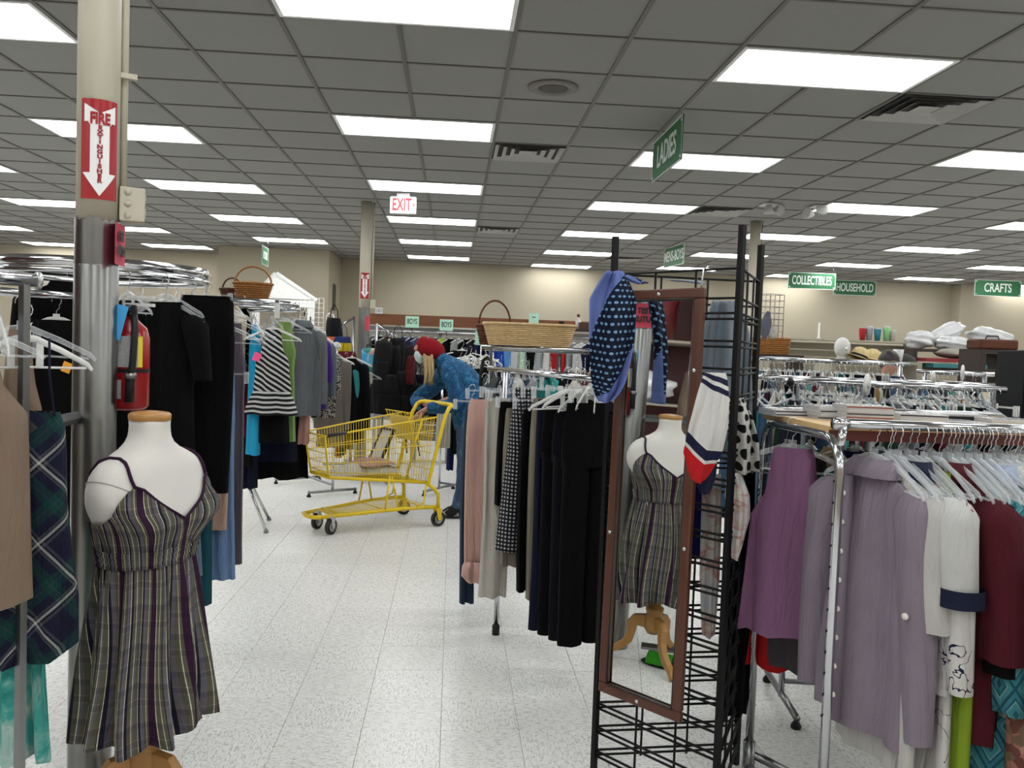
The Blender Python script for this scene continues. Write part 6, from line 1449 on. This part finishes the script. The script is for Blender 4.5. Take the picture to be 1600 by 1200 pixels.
# child's suitcase
kid = pobj('bright_cartoon_print', lambda n: n.ramp(n.n('ShaderNodeTexVoronoi', {'Vector': n.obj(), 'Scale': 11}).outputs[1], [(0, lin('#58a7c9')), (.25, lin('#b48a4e')), (.45, lin('#2d7d77')), (.6, lin('#c9a89a')), (.75, lin('#8fc0d8'))]), .4)
p = P(580, 563, 9.0); t = thing('suitcase', "child's bright patterned suitcase hanging before the far column", 'suitcase', p, CAMR+.1)
bevel(part('shell', MB().box((-.1, -.05, -.13), (.1, .05, .13)), kid, t, False), .035, 4); part('handle', MB().tube([(-.05, 0, .12), (-.05, 0, .16), (.05, 0, .16), (.05, 0, .12)], .008, 8), black_pl, t); part('tag', MB().box((-.09, -.055, -.06), (-.045, -.052, .06)), mat('tag_blue', ''), t, False)
# low toys and shelf of slats behind the woman
shelf_unit('slat_shelf', 'grey slatted shelf unit glimpsed behind the woman', 640, 700, 10.6, 1.35, .3, mat('grey_slat', ''), (1.35, .6), True, mat('grey_slat', ''))
# ================================================================ back-left corner: pediment, grid panel, wall vent
pz = ZY(440, 480, 15.2); q = PZ(439, 15.25, 0); Wp = .55; t = thing('pediment', 'white gabled door surround leaning against the back wall', 'door surround', q, CAMR*.3)
zt_ = ZY(424, 428, 15.25); zs_ = ZY(439, 467, 15.25)
part('tympanum', MB().prism([(-Wp*.9, zs_), (Wp*.9, zs_), (0-.15, zt_-.06)], -.03, .03), white_paint, t, False)
for s_ in (-1, 1):
    p0, p1 = V((s_*Wp*1.05, 0, zs_-.02)), V((-.15, 0, zt_)); part('raking_cornice', MB().tube([p0, p1], .045, 4), white_paint, t, False)
    part('pilaster', MB().box((s_*Wp*.88-.06, -.03, 0), (s_*Wp*.88+.06, .03, zs_-.1)), white_paint, t, False)
part('entablature', MB().box((-Wp, -.05, zs_-.14), (Wp, .05, zs_-.02)), white_paint, t, False)
q = P(487, 500, 14.6); t = thing('grid_panel', 'white wire grid panel with black-tipped hooks on the back wall', 'wire rack', q, CAMR*.5); m = MB()
for k in range(6): m.tube([(-.2+.08*k, 0, -.7), (-.2+.08*k, 0, .38)], .004, 5)
for k in range(14): m.tube([(-.2, 0, -.7+.083*k), (.2, 0, -.7+.083*k)], .004, 5)
for x in (-.2, .2): m.tube([(x, 0, -.7), (x, 0, -q.z)], .006, 5)
part('grid', m, white_paint, t)
for x, z in ((-.07, .1), (.03, .0), (-.07, -.08)): part('hook', MB().tube([(x, 0, z), (x+.0, -.25, z)], .006, 6), wire, t); part('hook_tip', MB().tube([(x, -.25, z-.05), (x, -.25, z+.05)], .012, 6), black_pl, t)
t = thing('wall_vent', 'tall dark grille on the side of the wall projection', 'vent', (BX1+.001, 16.55, ZY(521, 465, 16.4))); part('grille', MB().box((0, -.16, -.25), (.015, .16, .25)), mat('dark_grille', '#3d3b39', .5), t, False)
for k in range(8): part('louver', MB().box((.015, -.15, -.23+.058*k), (.022, .15, -.2+.058*k)), mat('grille_slat', '#4c4a47', .5), t, False)
q = PZ(511, 13, 0); t = thing('mirror_stand', 'grey metal framed panel standing beside the wall corner', 'stand', q, CAMR); zq_ = ZY(511, 490, 13)
part('frame', MB().tube([(-.05, 0, .02), (-.05, 0, zq_-.04), (-.02, 0, zq_), (.03, 0, zq_), (.05, 0, zq_-.04), (.05, 0, .02)], .012, 8), wire, t); part('panel', MB().box((-.045, -.004, .3), (.045, .004, zq_-.06)), mat('grey_panel', '#5b5752', .5), t, False)
# ================================================================ maroon shelving out of frame, seen in the mirror
t = thing('storage_shelf', 'maroon storage shelf with lidded bins seen only in the mirror', 'shelf unit', (-3.7, 1.2, 0)); mr = mat('maroon_laminate', '#4a1517', .5); mr2 = mat('maroon_bin_plastic', '#6b1f25', .4)
for z in (.3, .8, 1.3, 1.80): part('shelf', MB().box((0, 0, z-.02), (.45, 2.4, z)), bei, t, False)
for y in (0, 2.36): part('side_panel', MB().box((0, y, 0), (.45, y+.04, 2.5)), mr, t, False)
part('back_panel', MB().box((0, .04, .05), (.02, 2.36, 2.5)), mr, t, False); part('top', MB().box((0, 0, 2.48), (.45, 2.4, 2.52)), mr, t, False)
for k in range(4):
    t = thing('storage_bin', 'maroon plastic bin, %s on the mirrored shelf' % ORD[k+1], 'bin', (-3.42, 1.5+.56*k, 1.8)); part('tub', MB().lathe([(.18, 0), (.2, .3), (.215, .33), (.215, .36)], 24), mr2, t); part('lid', MB().lathe([(.22, .36), (.22, .39), (.15, .4)], 24), mr2, t)
for k in range(4): 
    o = blob(800, 600, 1, .16, .2, .12, 0, 0, bagm if k % 2 == 0 else lace, 'plastic_bag', ('crumpled clear plastic bag', 'cream lace bundle', 'bulging white plastic bag', 'knotted cream lace bundle')[k]+' on the mirrored shelf', 'bag', 50+k); o.matrix_world = M.Translation((-3.4, 1.5+.55*k, 1.42))
# slipper on the floor by the left rack, seen in the mirror behind the dress form
h0 = onp(1040, 1042); d0 = h0-V((0, 0, HC)); rd_ = d0-2*d0.dot(MN)*MN; g0 = h0+rd_*(-h0.z/rd_.z)
t = thing('slipper', 'black slipper with bright green strap on the floor, seen in the mirror', 'shoe', (g0.x, g0.y, 0), 1.9)
part('sole', MB().lathe([(.045, 0), (.05, .012), (.045, .022)], 24), black_pl, t, mtx=M.Diagonal((2.6, 1, 1, 1)))
part('strap', MB().sheet(lambda u, v: (((v-.3)*.13, .052*cos(pi*u), .015+.05*sin(pi*u)), (u, v)), 12, 3), fab('#3fae2a'), t)
p = P(592, 491, 12.85); t = thing('card_sign', 'small black and white card on the left end of the oak beam', 'sign', (p.x, p.y, zb+.085), CAMR)
part('card', MB().box((-.055, -.004, 0), (.055, .004, .09)), mat('white_card', (.6, .6, .58), .7), t, False)
rg_ = MB()
for x in (-.025, .022): rg_.tube([(x+.018*cos(2*pi*k/16), -.006, .045+.024*sin(2*pi*k/16)) for k in range(16)], .003, 5, True)
part('printed_loops', rg_, ink, t)
